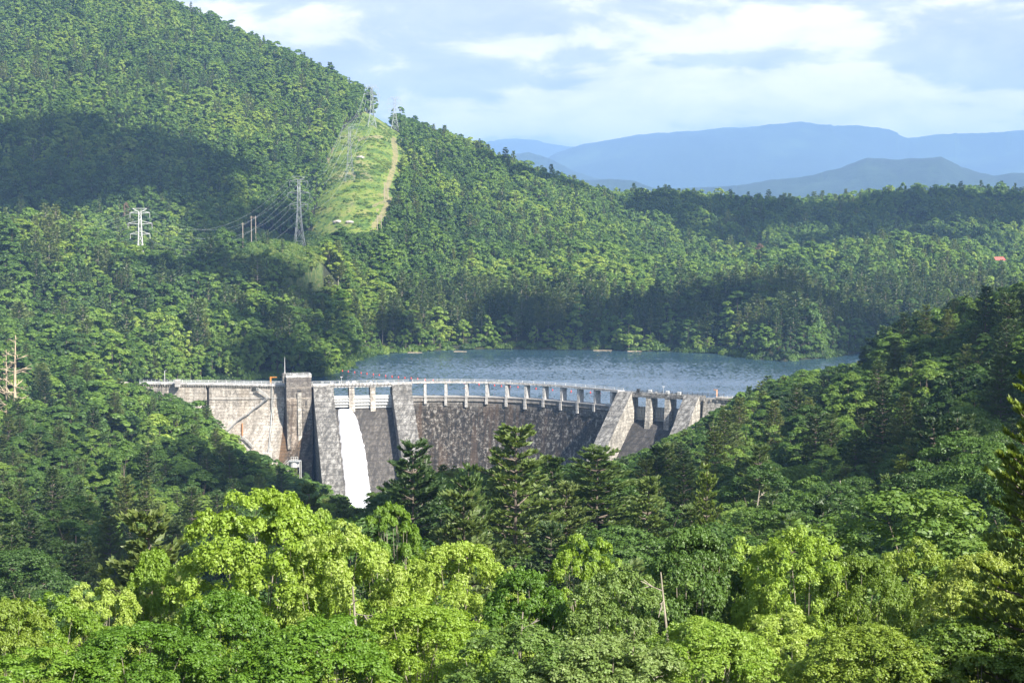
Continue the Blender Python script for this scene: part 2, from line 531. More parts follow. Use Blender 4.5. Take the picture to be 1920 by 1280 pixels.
# hollow behind the spur, foot of the big slope
gc(-400, 430, 1200, 20); gc(0, 430, 1200, 20); gc(262, 480, 1170, 14); gc(400, 490, 1180, 16); g(460, 1130, z_at(452, 1130)); g(520, 1140, z_at(464, 1140)); g(560, 1115, z_at(492, 1115)); g(600, 1140, z_at(482, 1140)); g(500, 1105, z_at(505, 1105)); g(570, 1170, z_at(462, 1170) - 4)
gc(660, 520, 1200, 19); gc(800, 530, 1230, 20)
# far shore and the wooded slope above it
for u in (700, 820, 940, 1060, 1180):
    gc(u, 545, 1190, 24)
gc(760, 480, 1300, 19); gc(900, 470, 1330, 19); gc(1050, 475, 1350, 19); gc(1200, 495, 1370, 19); gc(1350, 510, 1360, 19)
gc(1300, 530, 1170, 22); gc(1400, 522, 1165, 22); gc(1500, 522, 1160, 22); gc(1590, 548, 1165, 22); gc(1700, 560, 1150, 20); gc(1900, 575, 1230, 20); gc(2300, 575, 1230, 20)
gc(1500, 545, 1290, 20); gc(1300, 545, 1290, 20); gc(1700, 515, 1320, 20); gc(1900, 520, 1320, 20)
gc(1450, 480, 1450, 19); gc(1600, 460, 1480, 19); gc(1720, 447, 1480, 19); gc(1820, 470, 1480, 19); gc(1920, 490, 1480, 19); gc(2300, 490, 1480, 19)
gc(700, 430, 1320, 16); gc(850, 420, 1450, 19); gc(1000, 430, 1480, 19); gc(1150, 460, 1480, 19)
# dip before the dark ridge
gc(1300, 480, 1560, 19); gc(1500, 475, 1620, 19); gc(1700, 470, 1620, 19); gc(1900, 475, 1650, 19); gc(2300, 475, 1650, 19)
# dark ridge on the right
gc(1160, 385, 1800, 18); gc(1210, 365, 1820, 19); gc(1300, 372, 1850, 19); gc(1400, 386, 1850, 19); gc(1500, 378, 1900, 19); gc(1600, 370, 1950, 19); gc(1700, 362, 1950, 19); gc(1800, 356, 1950, 19); gc(1920, 358, 1950, 19); gc(2300, 350, 1950, 19)
gc(1250, 425, 1700, 19); gc(1500, 430, 1760, 19); gc(1750, 425, 1780, 19); gc(1920, 430, 1780, 19)
# the big slope on the left: rows going up
for Y, row in ((1330, ((-400, 350), (0, 385), (150, 400), (300, 420), (450, 420), (560, 440))),
               (1430, ((-400, 250), (0, 300), (150, 310), (300, 330), (450, 355), (570, 385))),
               (1560, ((-400, 110), (0, 185), (150, 195), (300, 220), (450, 265), (560, 305))),
               (1700, ((-400, -30), (0, 80), (150, 95), (300, 125), (430, 165), (560, 220))),
               (1850, ((-400, -160), (0, -30), (150, -10), (250, 30), (360, 62), (480, 110)))):
    for u, v in row:
        gc(u, v, Y, 18)
# clearing: bare ground (no canopy)
for u, v, Y in ((600, 432, 1300), (680, 430, 1300), (620, 340, 1440), (700, 345, 1440), (740, 345, 1440), (650, 265, 1600), (710, 262, 1600), (755, 275, 1620), (690, 222, 1690), (730, 246, 1700), (762, 266, 1720)):
    g(u, Y, z_at(v, Y) - (11 if Y < 1650 else 4))
gc(330, 2, 1980, 18); gc(400, 28, 1950, 18); gc(480, 70, 1900, 18); gc(545, 105, 1850, 18); gc(600, 140, 1810, 18); gc(650, 178, 1780, 18); gc(690, 205, 1730, 10)
gc(800, 262, 1720, 17); gc(850, 272, 1720, 18); gc(900, 292, 1720, 18); gc(960, 312, 1720, 18); gc(1010, 332, 1730, 18); gc(1080, 350, 1750, 18); gc(1130, 372, 1770, 18)
gc(800, 320, 1600, 18); gc(900, 350, 1600, 18); gc(1050, 400, 1600, 18); gc(820, 370, 1500, 18)
# far side of the ridges falls away
for u, z in ((-400, 520), (0, 440), (330, 270), (480, 220), (650, 140), (800, 110), (1000, 75), (1200, 50), (1500, 60), (1900, 70), (2400, 70)):
    g(u, 2350, z * 0.8)
    g(u, 2900, z * 0.3)
CPa = np.array(CP)


def warp(u, Y):
    return u / 330.0, np.log(Y) * 4.2


cu, cY = warp(CPa[:, 0], CPa[:, 1])


def tps_k(r2):
    return np.where(r2 > 1e-9, 0.5 * r2 * np.log(r2 + 1e-12), 0.0)


nC = len(CPa)
Kx = tps_k((cu[:, None] - cu[None]) ** 2 + (cY[:, None] - cY[None]) ** 2) + np.eye(nC) * 0.02
Pm = np.stack([np.ones(nC), cu, cY], 1)
A = np.zeros((nC + 3, nC + 3))
A[:nC, :nC] = Kx; A[:nC, nC:] = Pm; A[nC:, :nC] = Pm.T
W = np.linalg.solve(A, np.concatenate([CPa[:, 2], np.zeros(3)]))

# the dam's line on plan: downstream edge of the road deck
PATH_UY = [(262, 818), (330, 815), (430, 811), (535, 806), (587, 805), (772, 815), (820, 816.5), (870, 816), (920, 813.5), (970, 809), (1010, 803), (1050, 796), (1100, 785), (1160, 771),
           (1204, 764.5), (1340, 746.5), (1400, 738), (1440, 732)]
PATH = [((u - 960) / FPX * (Y * ct + (EYE - 8.7) * st_), Y) for u, Y in PATH_UY]

# lake outline (image points on the water, then the shore that the right hill hides)
LAKE_UV = [(262, 741), (300, 733), (330, 727), (400, 717), (480, 711), (575, 708), (605, 704), (640, 691), (652, 680), (690, 667), (740, 661), (850, 656), (960, 654), (1100, 656), (1250, 659), (1340, 663),
           (1420, 673), (1470, 677), (1530, 673), (1590, 666), (1640, 657), (1720, 648), (1850, 640), (1990, 645), (1990, 700), (1880, 735), (1760, 748), (1640, 752), (1520, 760), (1444, 776)]


def on_water(u, v):
    a, b = (u - 960) / FPX, (640 - v) / FPX
    d = (a, ct + b * st_, -st_ + b * ct)
    k = -EYE / d[2]
    return (d[0] * k, d[1] * k)


SHORE = [on_water(u, v) for u, v in LAKE_UV]
# roughen the shoreline a little
shore2 = []
for (x0, y0), (x1, y1) in zip(SHORE, SHORE[1:]):
    n = max(1, int(math.hypot(x1 - x0, y1 - y0) / 9))
    for k in range(n):
        t = k / n
        shore2.append((x0 + (x1 - x0) * t, y0 + (y1 - y0) * t))
shore2.append(SHORE[-1])
sx = np.array([p[0] for p in shore2]); sy = np.array([p[1] for p in shore2])
jx = np_noise(sx / 22, sy / 22, 3, 3) * 6; jy = np_noise(sx / 22, sy / 22, 9, 3) * 6
SHORE_L = [(float(a + b), float(c + d)) for a, b, c, d in zip(sx, jx, sy, jy)]
DAM_UP = [(x, y + 5) for x, y in PATH]
LAKE = SHORE_L + [p for p in reversed(DAM_UP)]

MOUNT = {  # distance, half width of the ridge, silhouette
    'a': (8000, 1500, [(900, 400), (1050, 372), (1090, 340), (1140, 333), (1190, 339), (1230, 353), (1300, 351), (1380, 348), (1440, 336), (1500, 331), (1560, 319), (1620, 299), (1680, 301), (1720, 298), (1760, 296), (1800, 315), (1860, 330), (1920, 325), (2000, 330), (2400, 350)]),
    'b': (11000, 1300, [(700, 420), (860, 330), (930, 303), (990, 287), (1030, 300), (1075, 325), (1150, 345), (1250, 360), (1400, 380)]),
    'c': (15000, 2600, [(900, 400), (980, 330), (1040, 294), (1100, 278), (1180, 261), (1230, 252), (1280, 248), (1350, 246), (1400, 249), (1440, 241), (1500, 235), (1560, 239), (1620, 241), (1660, 249), (1700, 263), (1760, 253), (1850, 251), (1920, 247), (2000, 240), (2500, 260)]),
    'd': (18500, 1500, [(500, 330), (700, 300), (870, 278), (930, 264), (965, 262), (1000, 267), (1060, 275), (1100, 279), (1200, 290), (1500, 300)]),
}


def ground(x, y):
    x, y = np.asarray(x, float), np.asarray(y, float)
    shp = x.shape
    x, y = x.ravel(), y.ravel()
    al = np.arctan2(x, y)
    r = np.hypot(x, y)
    amin, amax = math.atan((-500 - 960) / FPX), math.atan((2400 - 960) / FPX)
    ac = np.clip(al, amin, amax)
    Y = np.maximum(r * np.cos(ac), 3.0)
    u = 960 + FPX * np.tan(ac)
    Yc = np.minimum(Y, 2900)
    pu, pY = warp(u, Yc)
    z = np.empty_like(x)
    for i in range(0, len(x), 20000):
        s = slice(i, i + 20000)
        d2 = (pu[s, None] - cu[None]) ** 2 + (pY[s, None] - cY[None]) ** 2
        z[s] = tps_k(d2) @ W[:nC] + W[nC] + W[nC + 1] * pu[s] + W[nC + 2] * pY[s]
    amp = np.clip((r - 850) / 700, 0, 1)
    z += amp * 6 * np_noise(x / 90, y / 90, 1, 3)
    z += np.clip(r / 300, 0, 1) * 1.2 * np_noise(x / 25, y / 25, 5, 2)
    # lake basin and banks
    near = (r > 600) & (r < 1500) & (np.abs(al) < 0.42)
    if near.any():
        xn, yn = x[near], y[near]
        ins = in_poly(xn, yn, LAKE)
        d = poly_dist(xn, yn, SHORE_L, closed=False)
        zz = z[near]
        zl = np.minimum(zz, -0.5 - 0.35 * d)
        zo = np.maximum(zz, np.where(yn > 820 - 0.4 * np.abs(xn) * (xn > 0), 0.25 + np.minimum(d, 60) * 0.22, -999))
        zo = np.where((yn > 850) & (d < 55), np.minimum(zo, 0.35 + 0.42 * d), zo)
        zo = np.where(xn > 110, np.where(poly_dist(xn, yn, DAM_UP, False) < 60, zz, np.where((yn > 850) & (d < 55), zo, np.maximum(zz, 0.25 + np.minimum(d, 20) * 0.2))), zo)
        by_dam = (poly_dist(xn, yn, DAM_UP, False) < 14) & (xn > -150) & (xn < 95)
        zo = np.where(by_dam, np.minimum(zz, -2.0), zo)
        z[near] = np.where(ins, zl, zo)
    # far country
    t = np.clip((Y - 2600) / 500, 0, 1)
    far = np.full_like(z, -20.0) + 25 * np_noise(x / 900, y / 900, 2, 4)
    for key, (D, wdt, sil) in MOUNT.items():
        su, sv = np.array(sil).T
        hz = EYE + D * (420 - np.interp(u, su, sv)) / FPX
        hz = hz - 6 * (key == 'a')
        q = (Y - D) / wdt
        q = q + 0.30 * np_noise(x / (wdt * .8) + D, y / (wdt * .9), 4, 4)
        prof = np.exp(-np.abs(q) ** 1.6 * 1.2)
        prof = np.where(np.abs(Y - D) < wdt * .25, np.maximum(prof, 0.93), prof)
        rough_ = 0.16 * (0.5 - np.abs(np_noise(x / (wdt * .28), y / (wdt * .4), 6, 5))) * (1 - np.clip(1 - np.abs(Y - D) / (wdt * .3), 0, 1))
        far = np.maximum(far, (hz + 20) * (prof + rough_ * prof) - 20)
    far = far + np.clip((Y - 3500) / 1500, 0, 1) * 7 * np_noise(x / 60, y / 60, 8, 3)
    z = z * (1 - t) + far * t
    return z.reshape(shp)


def gz(x, y):
    return float(ground(np.array([x]), np.array([y]))[0])


# regions that carry no tall trees, in the photograph's own angles
CLEARING = [(583, 440), (592, 395), (604, 345), (612, 300), (628, 265), (650, 235), (684, 210), (712, 222), (765, 262), (762, 300), (745, 345), (742, 372), (725, 400), (712, 432), (650, 440)]
BRUSH = [(452, 430), (520, 425), (590, 440), (650, 440), (610, 480), (600, 520), (520, 540), (440, 520), (430, 470)]

# polar sheet, fine in view and coarse behind the camera
a_in = np.linspace(-0.40, 0.40, 560)
a_out = np.concatenate([np.linspace(0.40, 1.2, 40)[1:], np.linspace(1.2, 2 * math.pi - 1.2, 60)[1:], np.linspace(2 * math.pi - 1.2, 2 * math.pi - 0.40, 40)[1:-1]])
ang = np.concatenate([a_in, a_out])
rad = np.concatenate([[0.0, 3.0], np.exp(np.linspace(math.log(6), math.log(600), 110)), np.exp(np.linspace(math.log(600), math.log(2300), 270))[1:], np.exp(np.linspace(math.log(2300), math.log(20500), 260))[1:]])
AA, RR = np.meshgrid(ang, rad)
GX, GY = RR * np.sin(AA), RR * np.cos(AA)
GZ = ground(GX, GY)
nr, na = GX.shape
idx = np.arange(nr * na).reshape(nr, na)
ii = np.concatenate([idx, idx[:, :1]], 1)
GF = np.stack([ii[:-1, :-1], ii[:-1, 1:], ii[1:, 1:], ii[1:, :-1]], -1).reshape(-1, 4)
pu_, pv_ = proj(GX, np.maximum(GY, 1), GZ)
open_mask = (in_poly(pu_, pv_, CLEARING) & (GY > 1180) & (GY < 2000)).astype(float)
brush_mask = (in_poly(pu_, pv_, BRUSH) & (GY > 1080) & (GY < 1400)).astype(float)
GV = np.stack([GX, GY, GZ], -1).reshape(-1, 3)


def ground_mat():
    m, nt, b = base_mat('forest_ground', 0.95)
    gm = nd(nt, 'ShaderNodeNewGeometry')
    P = gm.outputs['Position']
    n = noise(nt, P, 0.055, 8, 0.72)
    n2 = noise(nt, P, 0.35, 6, 0.7)
    floor_c = ramp(nt, n, [(0.3, (0.018, 0.026, 0.010)), (0.6, (0.035, 0.040, 0.016)), (0.8, (0.06, 0.05, 0.025))])
    grass = ramp(nt, math_n(nt, 'ADD', math_n(nt, 'MULTIPLY', n, .6), math_n(nt, 'MULTIPLY', n2, .4)), [(0.40, (0.035, 0.085, 0.014)), (0.47, (0.095, 0.165, 0.020)), (0.53, (0.175, 0.23, 0.03)), (0.62, (0.28, 0.25, 0.09))])
    soil = ramp(nt, n2, [(0.35, (0.13, 0.13, 0.05)), (0.5, (0.30, 0.22, 0.14)), (0.65, (0.36, 0.28, 0.17))])
    n3 = noise(nt, mapping(nt, P, (0.018, 0.018, 0.018), (4, 2, 7)), 1.0, 6, 0.6, dist=.6)
    oc = mix_c(nt, math_n(nt, 'MULTIPLY', smooth(nt, n3, 0.60, 0.72), 0.6), grass, soil)
    am = nd(nt, 'ShaderNodeAttribute', attribute_name='open')
    ab = nd(nt, 'ShaderNodeAttribute', attribute_name='brush')
    at_ = nd(nt, 'ShaderNodeAttribute', attribute_name='track')
    c = mix_c(nt, math_n(nt, 'GREATER_THAN', math_n(nt, 'ADD', am.outputs['Fac'], math_n(nt, 'MULTIPLY', math_n(nt, 'SUBTRACT', n2, .5), .6)), 0.5), floor_c, oc)
    br = ramp(nt, n2, [(0.40, (0.03, 0.07, 0.012)), (0.52, (0.09, 0.13, 0.03)), (0.65, (0.16, 0.15, 0.07))])
    c = mix_c(nt, ab.outputs['Fac'], c, br)
    c = mix_c(nt, smooth(nt, math_n(nt, 'ADD', at_.outputs['Fac'], math_n(nt, 'MULTIPLY', math_n(nt, 'SUBTRACT', n2, .5), .8)), .4, .6), c, mix_c(nt, .6, c, soil))
    # the far hills wear their woods as a rough green coat
    sp = nd(nt, 'ShaderNodeSeparateXYZ'); nt.links.new(P, sp.inputs[0])
    farm = smooth(nt, sp.outputs[1], 2500.0, 3000.0)
    fn = noise(nt, P, 0.02, 8, 0.75)
    fn2 = noise(nt, mapping(nt, P, (0.0012, 0.0012, 0.0012)), 1.0, 5, 0.6)
    fc = ramp(nt, fn, [(0.35, (0.006, 0.016, 0.008)), (0.6, (0.022, 0.044, 0.016)), (0.75, (0.045, 0.08, 0.026))])
    fc = mix_c(nt, smooth(nt, fn2, 0.5, 0.72), fc, (0.055, 0.095, 0.03))
    c = mix_c(nt, farm, c, fc)
    nt.links.new(c, b.inputs['Base Color'])
    bp = nd(nt, 'ShaderNodeBump'); bp.inputs['Strength'].default_value = 0.8; bp.inputs['Distance'].default_value = 1.0
    nt.links.new(math_n(nt, 'ADD', n2, math_n(nt, 'MULTIPLY', fn, math_n(nt, 'MULTIPLY', farm, 14.0))), bp.inputs['Height'])
    nt.links.new(bp.outputs[0], b.inputs['Normal'])
    return m


# dirt track up the right edge of the clearing
TRK = [(738, 262), (742, 290), (736, 320), (728, 345), (722, 362), (728, 378), (718, 400), (700, 425)]
TRK2 = [(735, 372), (700, 385), (712, 398), (722, 405)]
TRK3 = [(672, 262), (700, 256), (715, 258)]
tm = np.zeros_like(GX)
msk = (GY > 1150) & (GY < 2000)
for tr_, w_ in ((TRK, 7.0), (TRK2, 3.0), (TRK3, 4), ([(625, 262), (612, 300), (604, 320)], 9)):
    dd = poly_dist(pu_[msk], pv_[msk], [tuple(map(float, p)) for p in tr_], False)
    tm[msk] = np.maximum(tm[msk], np.clip(1.2 - dd / w_, 0, 1))
tm *= open_mask
gme = np_mesh('ground', GV, GF, [ground_mat()], smooth_=True,
              attrs={'open': ('POINT', open_mask.ravel()), 'brush': ('POINT', brush_mask.ravel()), 'track': ('POINT', tm.ravel())})
go = link(bpy.data.objects.new('ground', gme))
props(go, 'hilly ground of valley, slopes, clearing and far blue mountains', kind='structure')

# ---------------------------------------------------------------- lake
def water_mat():
    m, nt, b = base_mat('lake_water', 0.08)
    b.inputs['Base Color'].default_value = (0.03, 0.065, 0.09, 1)
    b.inputs['IOR'].default_value = 1.6
    t = nd(nt, 'ShaderNodeNewGeometry')
    P = t.outputs['Position']
    def slope(sc_, loc):
        n = nt.nodes.new('ShaderNodeTexNoise'); n.inputs['Scale'].default_value = 1.0; n.inputs['Detail'].default_value = 4; n.inputs['Roughness'].default_value = .6
        nt.links.new(mapping(nt, P, sc_, loc), n.inputs['Vector'])
        v = nd(nt, 'ShaderNodeVectorMath', operation='SUBTRACT'); v.inputs[1].default_value = (.5, .5, .5)
        nt.links.new(n.outputs['Color'], v.inputs[0])
        return v.outputs[0]
    s1, s2 = slope((0.8, 0.5, 1), (0, 0, 0)), slope((0.5, 0.28, 1), (5, 5, 0))
    wind = noise(nt, mapping(nt, P, (0.006, 0.022, 1), (3, 0, 0)), 1.0, 5, 0.65)
    amp = math_n(nt, 'ADD', 0.35, math_n(nt, 'MULTIPLY', smooth(nt, wind, .40, .56), 0.75))
    ad = nd(nt, 'ShaderNodeVectorMath', operation='ADD')
    nt.links.new(s1, ad.inputs[0]); nt.links.new(s2, ad.inputs[1])
    scl = nd(nt, 'ShaderNodeVectorMath', operation='SCALE')
    nt.links.new(ad.outputs[0], scl.inputs[0]); nt.links.new(amp, scl.inputs['Scale'])
    mu = nd(nt, 'ShaderNodeVectorMath', operation='MULTIPLY'); mu.inputs[1].default_value = (.42, .6, 0)
    nt.links.new(scl.outputs[0], mu.inputs[0])
    up_ = nd(nt, 'ShaderNodeVectorMath', operation='ADD'); up_.inputs[1].default_value = (0, -.08, 1)     # wave fronts seen at a low angle show their near sides
    nt.links.new(mu.outputs[0], up_.inputs[0])
    no_ = nd(nt, 'ShaderNodeVectorMath', operation='NORMALIZE')
    nt.links.new(up_.outputs[0], no_.inputs[0])
    nt.links.new(no_.outputs[0], b.inputs['Normal'])
    return m


cxm = np.array(LAKE)
lake_me = bpy.data.meshes.new('lake_water')
ring = [(x, y, 0.0) for x, y in LAKE]
lake_me.from_pydata(ring, [], [tuple(range(len(ring)))])
lake_me.materials.append(water_mat())
lake_me.update()
props(link(bpy.data.objects.new('lake_water', lake_me)), 'calm blue reservoir lake held behind the dam', kind='structure')

# =====================================================================
# the dam
# =====================================================================
pp = np.array(PATH)
cs = np.concatenate([[0], np.cumsum(np.hypot(*np.diff(pp, axis=0).T))])


def s_of_u(u):
    return float(np.interp(u, [p[0] for p in PATH_UY], cs))


def fr_path(s):
    """point, tangent and downstream normal of the dam line at s (smoothed)"""
    def P(q):
        return np.array([np.interp(q, cs, pp[:, 0]), np.interp(q, cs, pp[:, 1])])
    w = 7.0
    if s_of_u(772) < s < s_of_u(1160):
        p = (P(s - w) + P(s + w) + 2 * P(s)) / 4 if s - w > s_of_u(772) and s + w < s_of_u(1160) else P(s)
    else:
        p = P(s)
    t = P(min(s + 3, cs[-1])) - P(max(s - 3, 0))
    t /= np.hypot(*t)
    return np.array([p[0], p[1], 0]), np.array([t[0], t[1], 0]), np.array([t[1], -t[0], 0])


def straight(pa, pb):
    a, b = np.array(pa), np.array(pb)
    t = (b - a) / np.hypot(*(b - a))
    o = np.array([a[0], a[1], 0]); T = np.array([t[0], t[1], 0]); N = np.array([t[1], -t[0], 0])
    return lambda s: (o + T * s, T, N)


F1 = straight(PATH[PATH_UY.index((587, 805))], PATH[PATH_UY.index((772, 815))])
F2 = straight(PATH[PATH_UY.index((1160, 771))], PATH[PATH_UY.index((1340, 746.5))])
FA = straight(PATH[0], PATH[3])
ZV = np.array([0, 0, 1.0])


def sweep(mb, fr, s0, s1, prof, step=4.0, s_uv=0.0):
    """closed (n, z) profile carried along the dam line; ends are capped with their own texture coordinates"""
    n = max(1, int(round(abs(s1 - s0) / step)))
    k = len(prof)
    V, uv = [], []
    for i in range(n + 1):
        s = s0 + (s1 - s0) * i / n
        o, T, N = fr(s)
        for (a, z) in prof:
            V.append(o + N * a + ZV * z); uv.append((s + s_uv + 0.35 * a, z))
    F = [(i * k + j, (i + 1) * k + j, (i + 1) * k + (j + 1) % k, i * k + (j + 1) % k) for i in range(n) for j in range(k)]
    mb.add(V, F, uv)
    for i, rev in ((0, False), (n, True)):
        base = V[i * k:(i + 1) * k]
        f = list(range(k))
        mb.add(base, [tuple(f[::-1] if rev else f)], [(a * 1.0 + 40, z) for a, z in prof])


def part(name, mat, parent, fr, s0, s1, prof, step=4.0, s_uv=0.0, bevel=0.0, label=None):
    mb = MB()
    sweep(mb, fr, s0, s1, prof, step, s_uv)
    o = mb.build(name, mat, parent, bevel)
    if label: o['label'] = label
    return o


def fbox(mb, fr, s0, s1, n0, n1, z0, z1):
    o, T, N = fr((s0 + s1) / 2)
    h = (s1 - s0) / 2
    mb.box(o, T, N, ZV, -h, h, n0, n1, z0, z1)


dam = empty('dam', (0, 0, 0), label='long curved grey concrete dam with open piers and two gated spillways holding the lake', cat='dam')
S = s_of_u
grav = [(-6, 7.2), (0, 7.2), (0.4, -3), (2.4, -10), (16, -34), (32, -58), (-8, -58)]
part('buttress_wall', M['concrete_wall'], dam, fr_path, 0, S(386), grav, s_uv=3)
part('buttress_wall', M['concrete_tower'], dam, fr_path, S(386), S(392), [(a - (2.2 if 0 <= a < 20 else 0), z) for a, z in grav])  # recessed notch; its shade is also put into the darker concrete
part('buttress_wall', M['concrete_wall'], dam, fr_path, S(392), S(533), grav)
part('buttress_wall', M['stained_face'], dam, fr_path, S(533), S(587), [(-6, 7.2), (-0.5, 7.2), (0.4, -3), (2.4, -12), (16, -36), (32, -60), (-8, -60)])
# road deck: kerb beam proud of the wall
part('road_deck', M['concrete_pale'], dam, fr_path, 0, S(587) - .2, [(-6.4, 7.3), (0.9, 7.3), (0.9, 8.0), (0.5, 8.1), (-6.4, 8.1)], 3)
part('road_deck', M['concrete_pale'], dam, F1, -.2, 49.6, [(-6.4, 6.6), (0.6, 6.6), (0.6, 7.5), (1.1, 7.6), (1.1, 8.6), (0.6, 8.7), (0.55, 8.2), (-6.4, 8.2)], 5)
part('road_deck', M['concrete_pale'], dam, fr_path, S(772) + .2, S(1160), [(-5.4, 8.0), (0.7, 8.0), (0.7, 9.1), (0.35, 9.1), (0.3, 8.5), (-5.4, 8.5)], 3)
part('road_deck', M['concrete_grey'], dam, F2, -.2, 42.3, [(-6.4, 6.4), (0.8, 6.4), (0.8, 7.6), (0.4, 7.7), (0.4, 8.2), (-6.4, 8.2)], 5)
part('road_deck', M['concrete_bright'], dam, fr_path, S(1340) + .3, cs[-1], [(-5.4, 7.3), (0.8, 7.3), (0.8, 8.2), (-5.4, 8.2)], 3)

# training walls: stepped buttresses running down the face
tw = [(-6, 8.15), (0.9, 8.15), (3.6, 2.5), (10, -3.5), (62, -46), (62, -60), (-8, -60)]
tw2 = [(-6, 8.1), (1.2, 8.1), (30, -17.5), (62, -46), (62, -60), (-8, -60)]
part('training_wall', M['concrete_grey'], dam, F1, 0.1, 10.1, tw, 5, label='left flank wall beside the running spillway')
part('training_wall', M['concrete_grey'], dam, F1, 39.4, 49.3, tw, 5, s_uv=30)
tw3 = part('training_wall', M['concrete_bright'], dam, F2, 0.1, 7.4, tw2, 5, s_uv=90)
mb = MB()
sweep(mb, F2, 0.0, 7.3, [(1.3, 8.3), (30.1, -17.2), (62, -45.7), (62, -46.2), (30, -17.8), (1.1, 7.8)], 5, 90)
mb.build('coping', M['concrete_grey'], tw3)
tw4 = part('training_wall', M['concrete_bright'], dam, F2, 34.6, 42.0, [(-6, 8.1), (1.2, 8.1), (9, 0.5), (13, -4.5), (45, -33), (45, -60), (-8, -60)], 5, s_uv=150)
mb = MB()
sweep(mb, F2, 34.5, 41.9, [(1.3, 8.3), (9.15, 0.75), (13.2, -4.2), (45, -32.7), (45, -33.2), (13, -4.8), (8.9, 0.2), (1.1, 7.8)], 5, 90)
mb.build('coping', M['concrete_grey'], tw4)

# chutes
och = [(-4, -4.4), (-0.5, -4.3), (2, -5.2), (4.5, -7.2), (8, -10.6), (64, -58.5), (64, -62), (-8, -62), (-8, -6)]
part('chute', M['chute'], dam, F1, 10.1, 39.4, och, 4, label='weathered brown grey spillway chute')
och2 = [(-8, -5.0), (-4, -5.2), (0, -6.6), (4, -9.6), (8, -13.2), (64, -59.5), (64, -62), (-9, -62), (-9, -6)]
part('chute', M['chute_dark'], dam, F2, 7.4, 34.6, och2, 4, label='dark curved chute of the dry right spillway')

# gate piers and gates
def gate(name, fr, s0, s1, zt, zb, mat, n0, parent, dark=False):
    """curved steel plate with girders and ribs on its downstream side"""
    mb = MB()
    K = 7
    V, F = [], []
    for i in range(K + 1):
        t = i / K
        z = zb + (zt - zb) * t
        n = n0 + 0.9 * math.sin(math.pi * (0.15 + 0.75 * t))
        for s in (s0, s1):
            o, T, N = fr(s)
            V.append(o + N * n + ZV * z); V.append(o + N * (n - .15) + ZV * z)
    for i in range(K):
        b = i * 4
        F += [(b, b + 2, b + 6, b + 4), (b + 1, b + 5, b + 7, b + 3)]
    mb.add(V, F)
    go_ = mb.build(name, mat, parent)
    for q in (0.06, 0.30, 0.54, 0.78, 0.98):
        m2 = MB()
        z = zb + (zt - zb) * q
        n = n0 + 0.9 * math.sin(math.pi * (0.15 + 0.75 * q))
        fbox(m2, fr, s0 + .05, s1 - .05, n + .02, n + (.75 if q < .9 else .35), z - .2, z + .2)
        m2.build('girder', mat, go_)
    for k in range(1, 5):
        m2 = MB()
        s = s0 + (s1 - s0) * k / 5
        for i in range(4):
            t0 = 0.06 + 0.24 * i
            z0 = zb + (zt - zb) * t0; z1 = zb + (zt - zb) * (t0 + .24)
            n = n0 + 0.9 * math.sin(math.pi * (0.15 + 0.75 * (t0 + .12)))
            fbox(m2, fr, s - .07, s + .07, n, n + .4, z0 + .2, z1 - .2)
        m2.build('rib', mat, go_)
    return go_


pier_prof = [(-6, 6.6), (0.2, 6.6), (0.5, 0), (2.2, -5), (2.6, -6.6), (-2, -6.6), (-6, -6.0)]
b1 = [(10.1, 17.9), (20.6, 28.5), (31.1, 39.4)]
for a, b in ((17.9, 20.6), (28.5, 31.1)):
    part('pier', M['concrete_wall'], dam, F1, a, b, pier_prof, 5, s_uv=a)
for i, (a, b) in enumerate(b1):
    gt = gate('spillway_gate', F1, a + .06, b - .06, 2.3, (-3.4 if i == 0 else -4.1), M['white_steel'], -1.0, dam)
pier2 = [(-7, 6.4), (0.6, 6.4), (1.0, 0), (1.8, -5), (2.4, -9.8), (-2, -8.0), (-7, -6.5)]
b2 = [(7.4, 14.6), (17.2, 24.4), (27.0, 34.6)]
for a, b in ((14.6, 17.2), (24.4, 27.0)):
    part('pier', M['concrete_bright'], dam, F2, a, b, pier2, 5, s_uv=a * 3)
for a, b in b2:
    gate('spillway_gate', F2, a + .06, b - .06, 1.4, -5.1, M['steel'], -4.7, dam)

# the arch: dark stained face, pale crest, twelve bays on slender piers
arch = part('arch_wall', M['arch_face'], dam, fr_path, S(772), S(1165), [(-4, 0.9), (0.5, 0.9), (0.9, -1.0), (0.2, -1.6), (0.9, -12), (5, -58), (-8, -58)], 2)
part('crest_slab', M['concrete_pale'], dam, fr_path, S(772), S(1163), [(-4.2, 0.92), (1.0, 0.92), (1.0, 1.35), (-4.2, 1.35)], 2)
sA, sB = S(797), S(1147)
for k in range(11):
    s = sA + (sB - sA) * k / 10
    mb = MB()
    fbox(mb, fr_path, s - .65, s + .65, -3.4, 0.35, 1.35, 8.0)
    fbox(mb, fr_path, s - .66, s + .66, 0.36, 1.25, -2.4 - 0.8 * (k % 3), 1.34)
    mb.build('pier', M['concrete_pale'], dam)
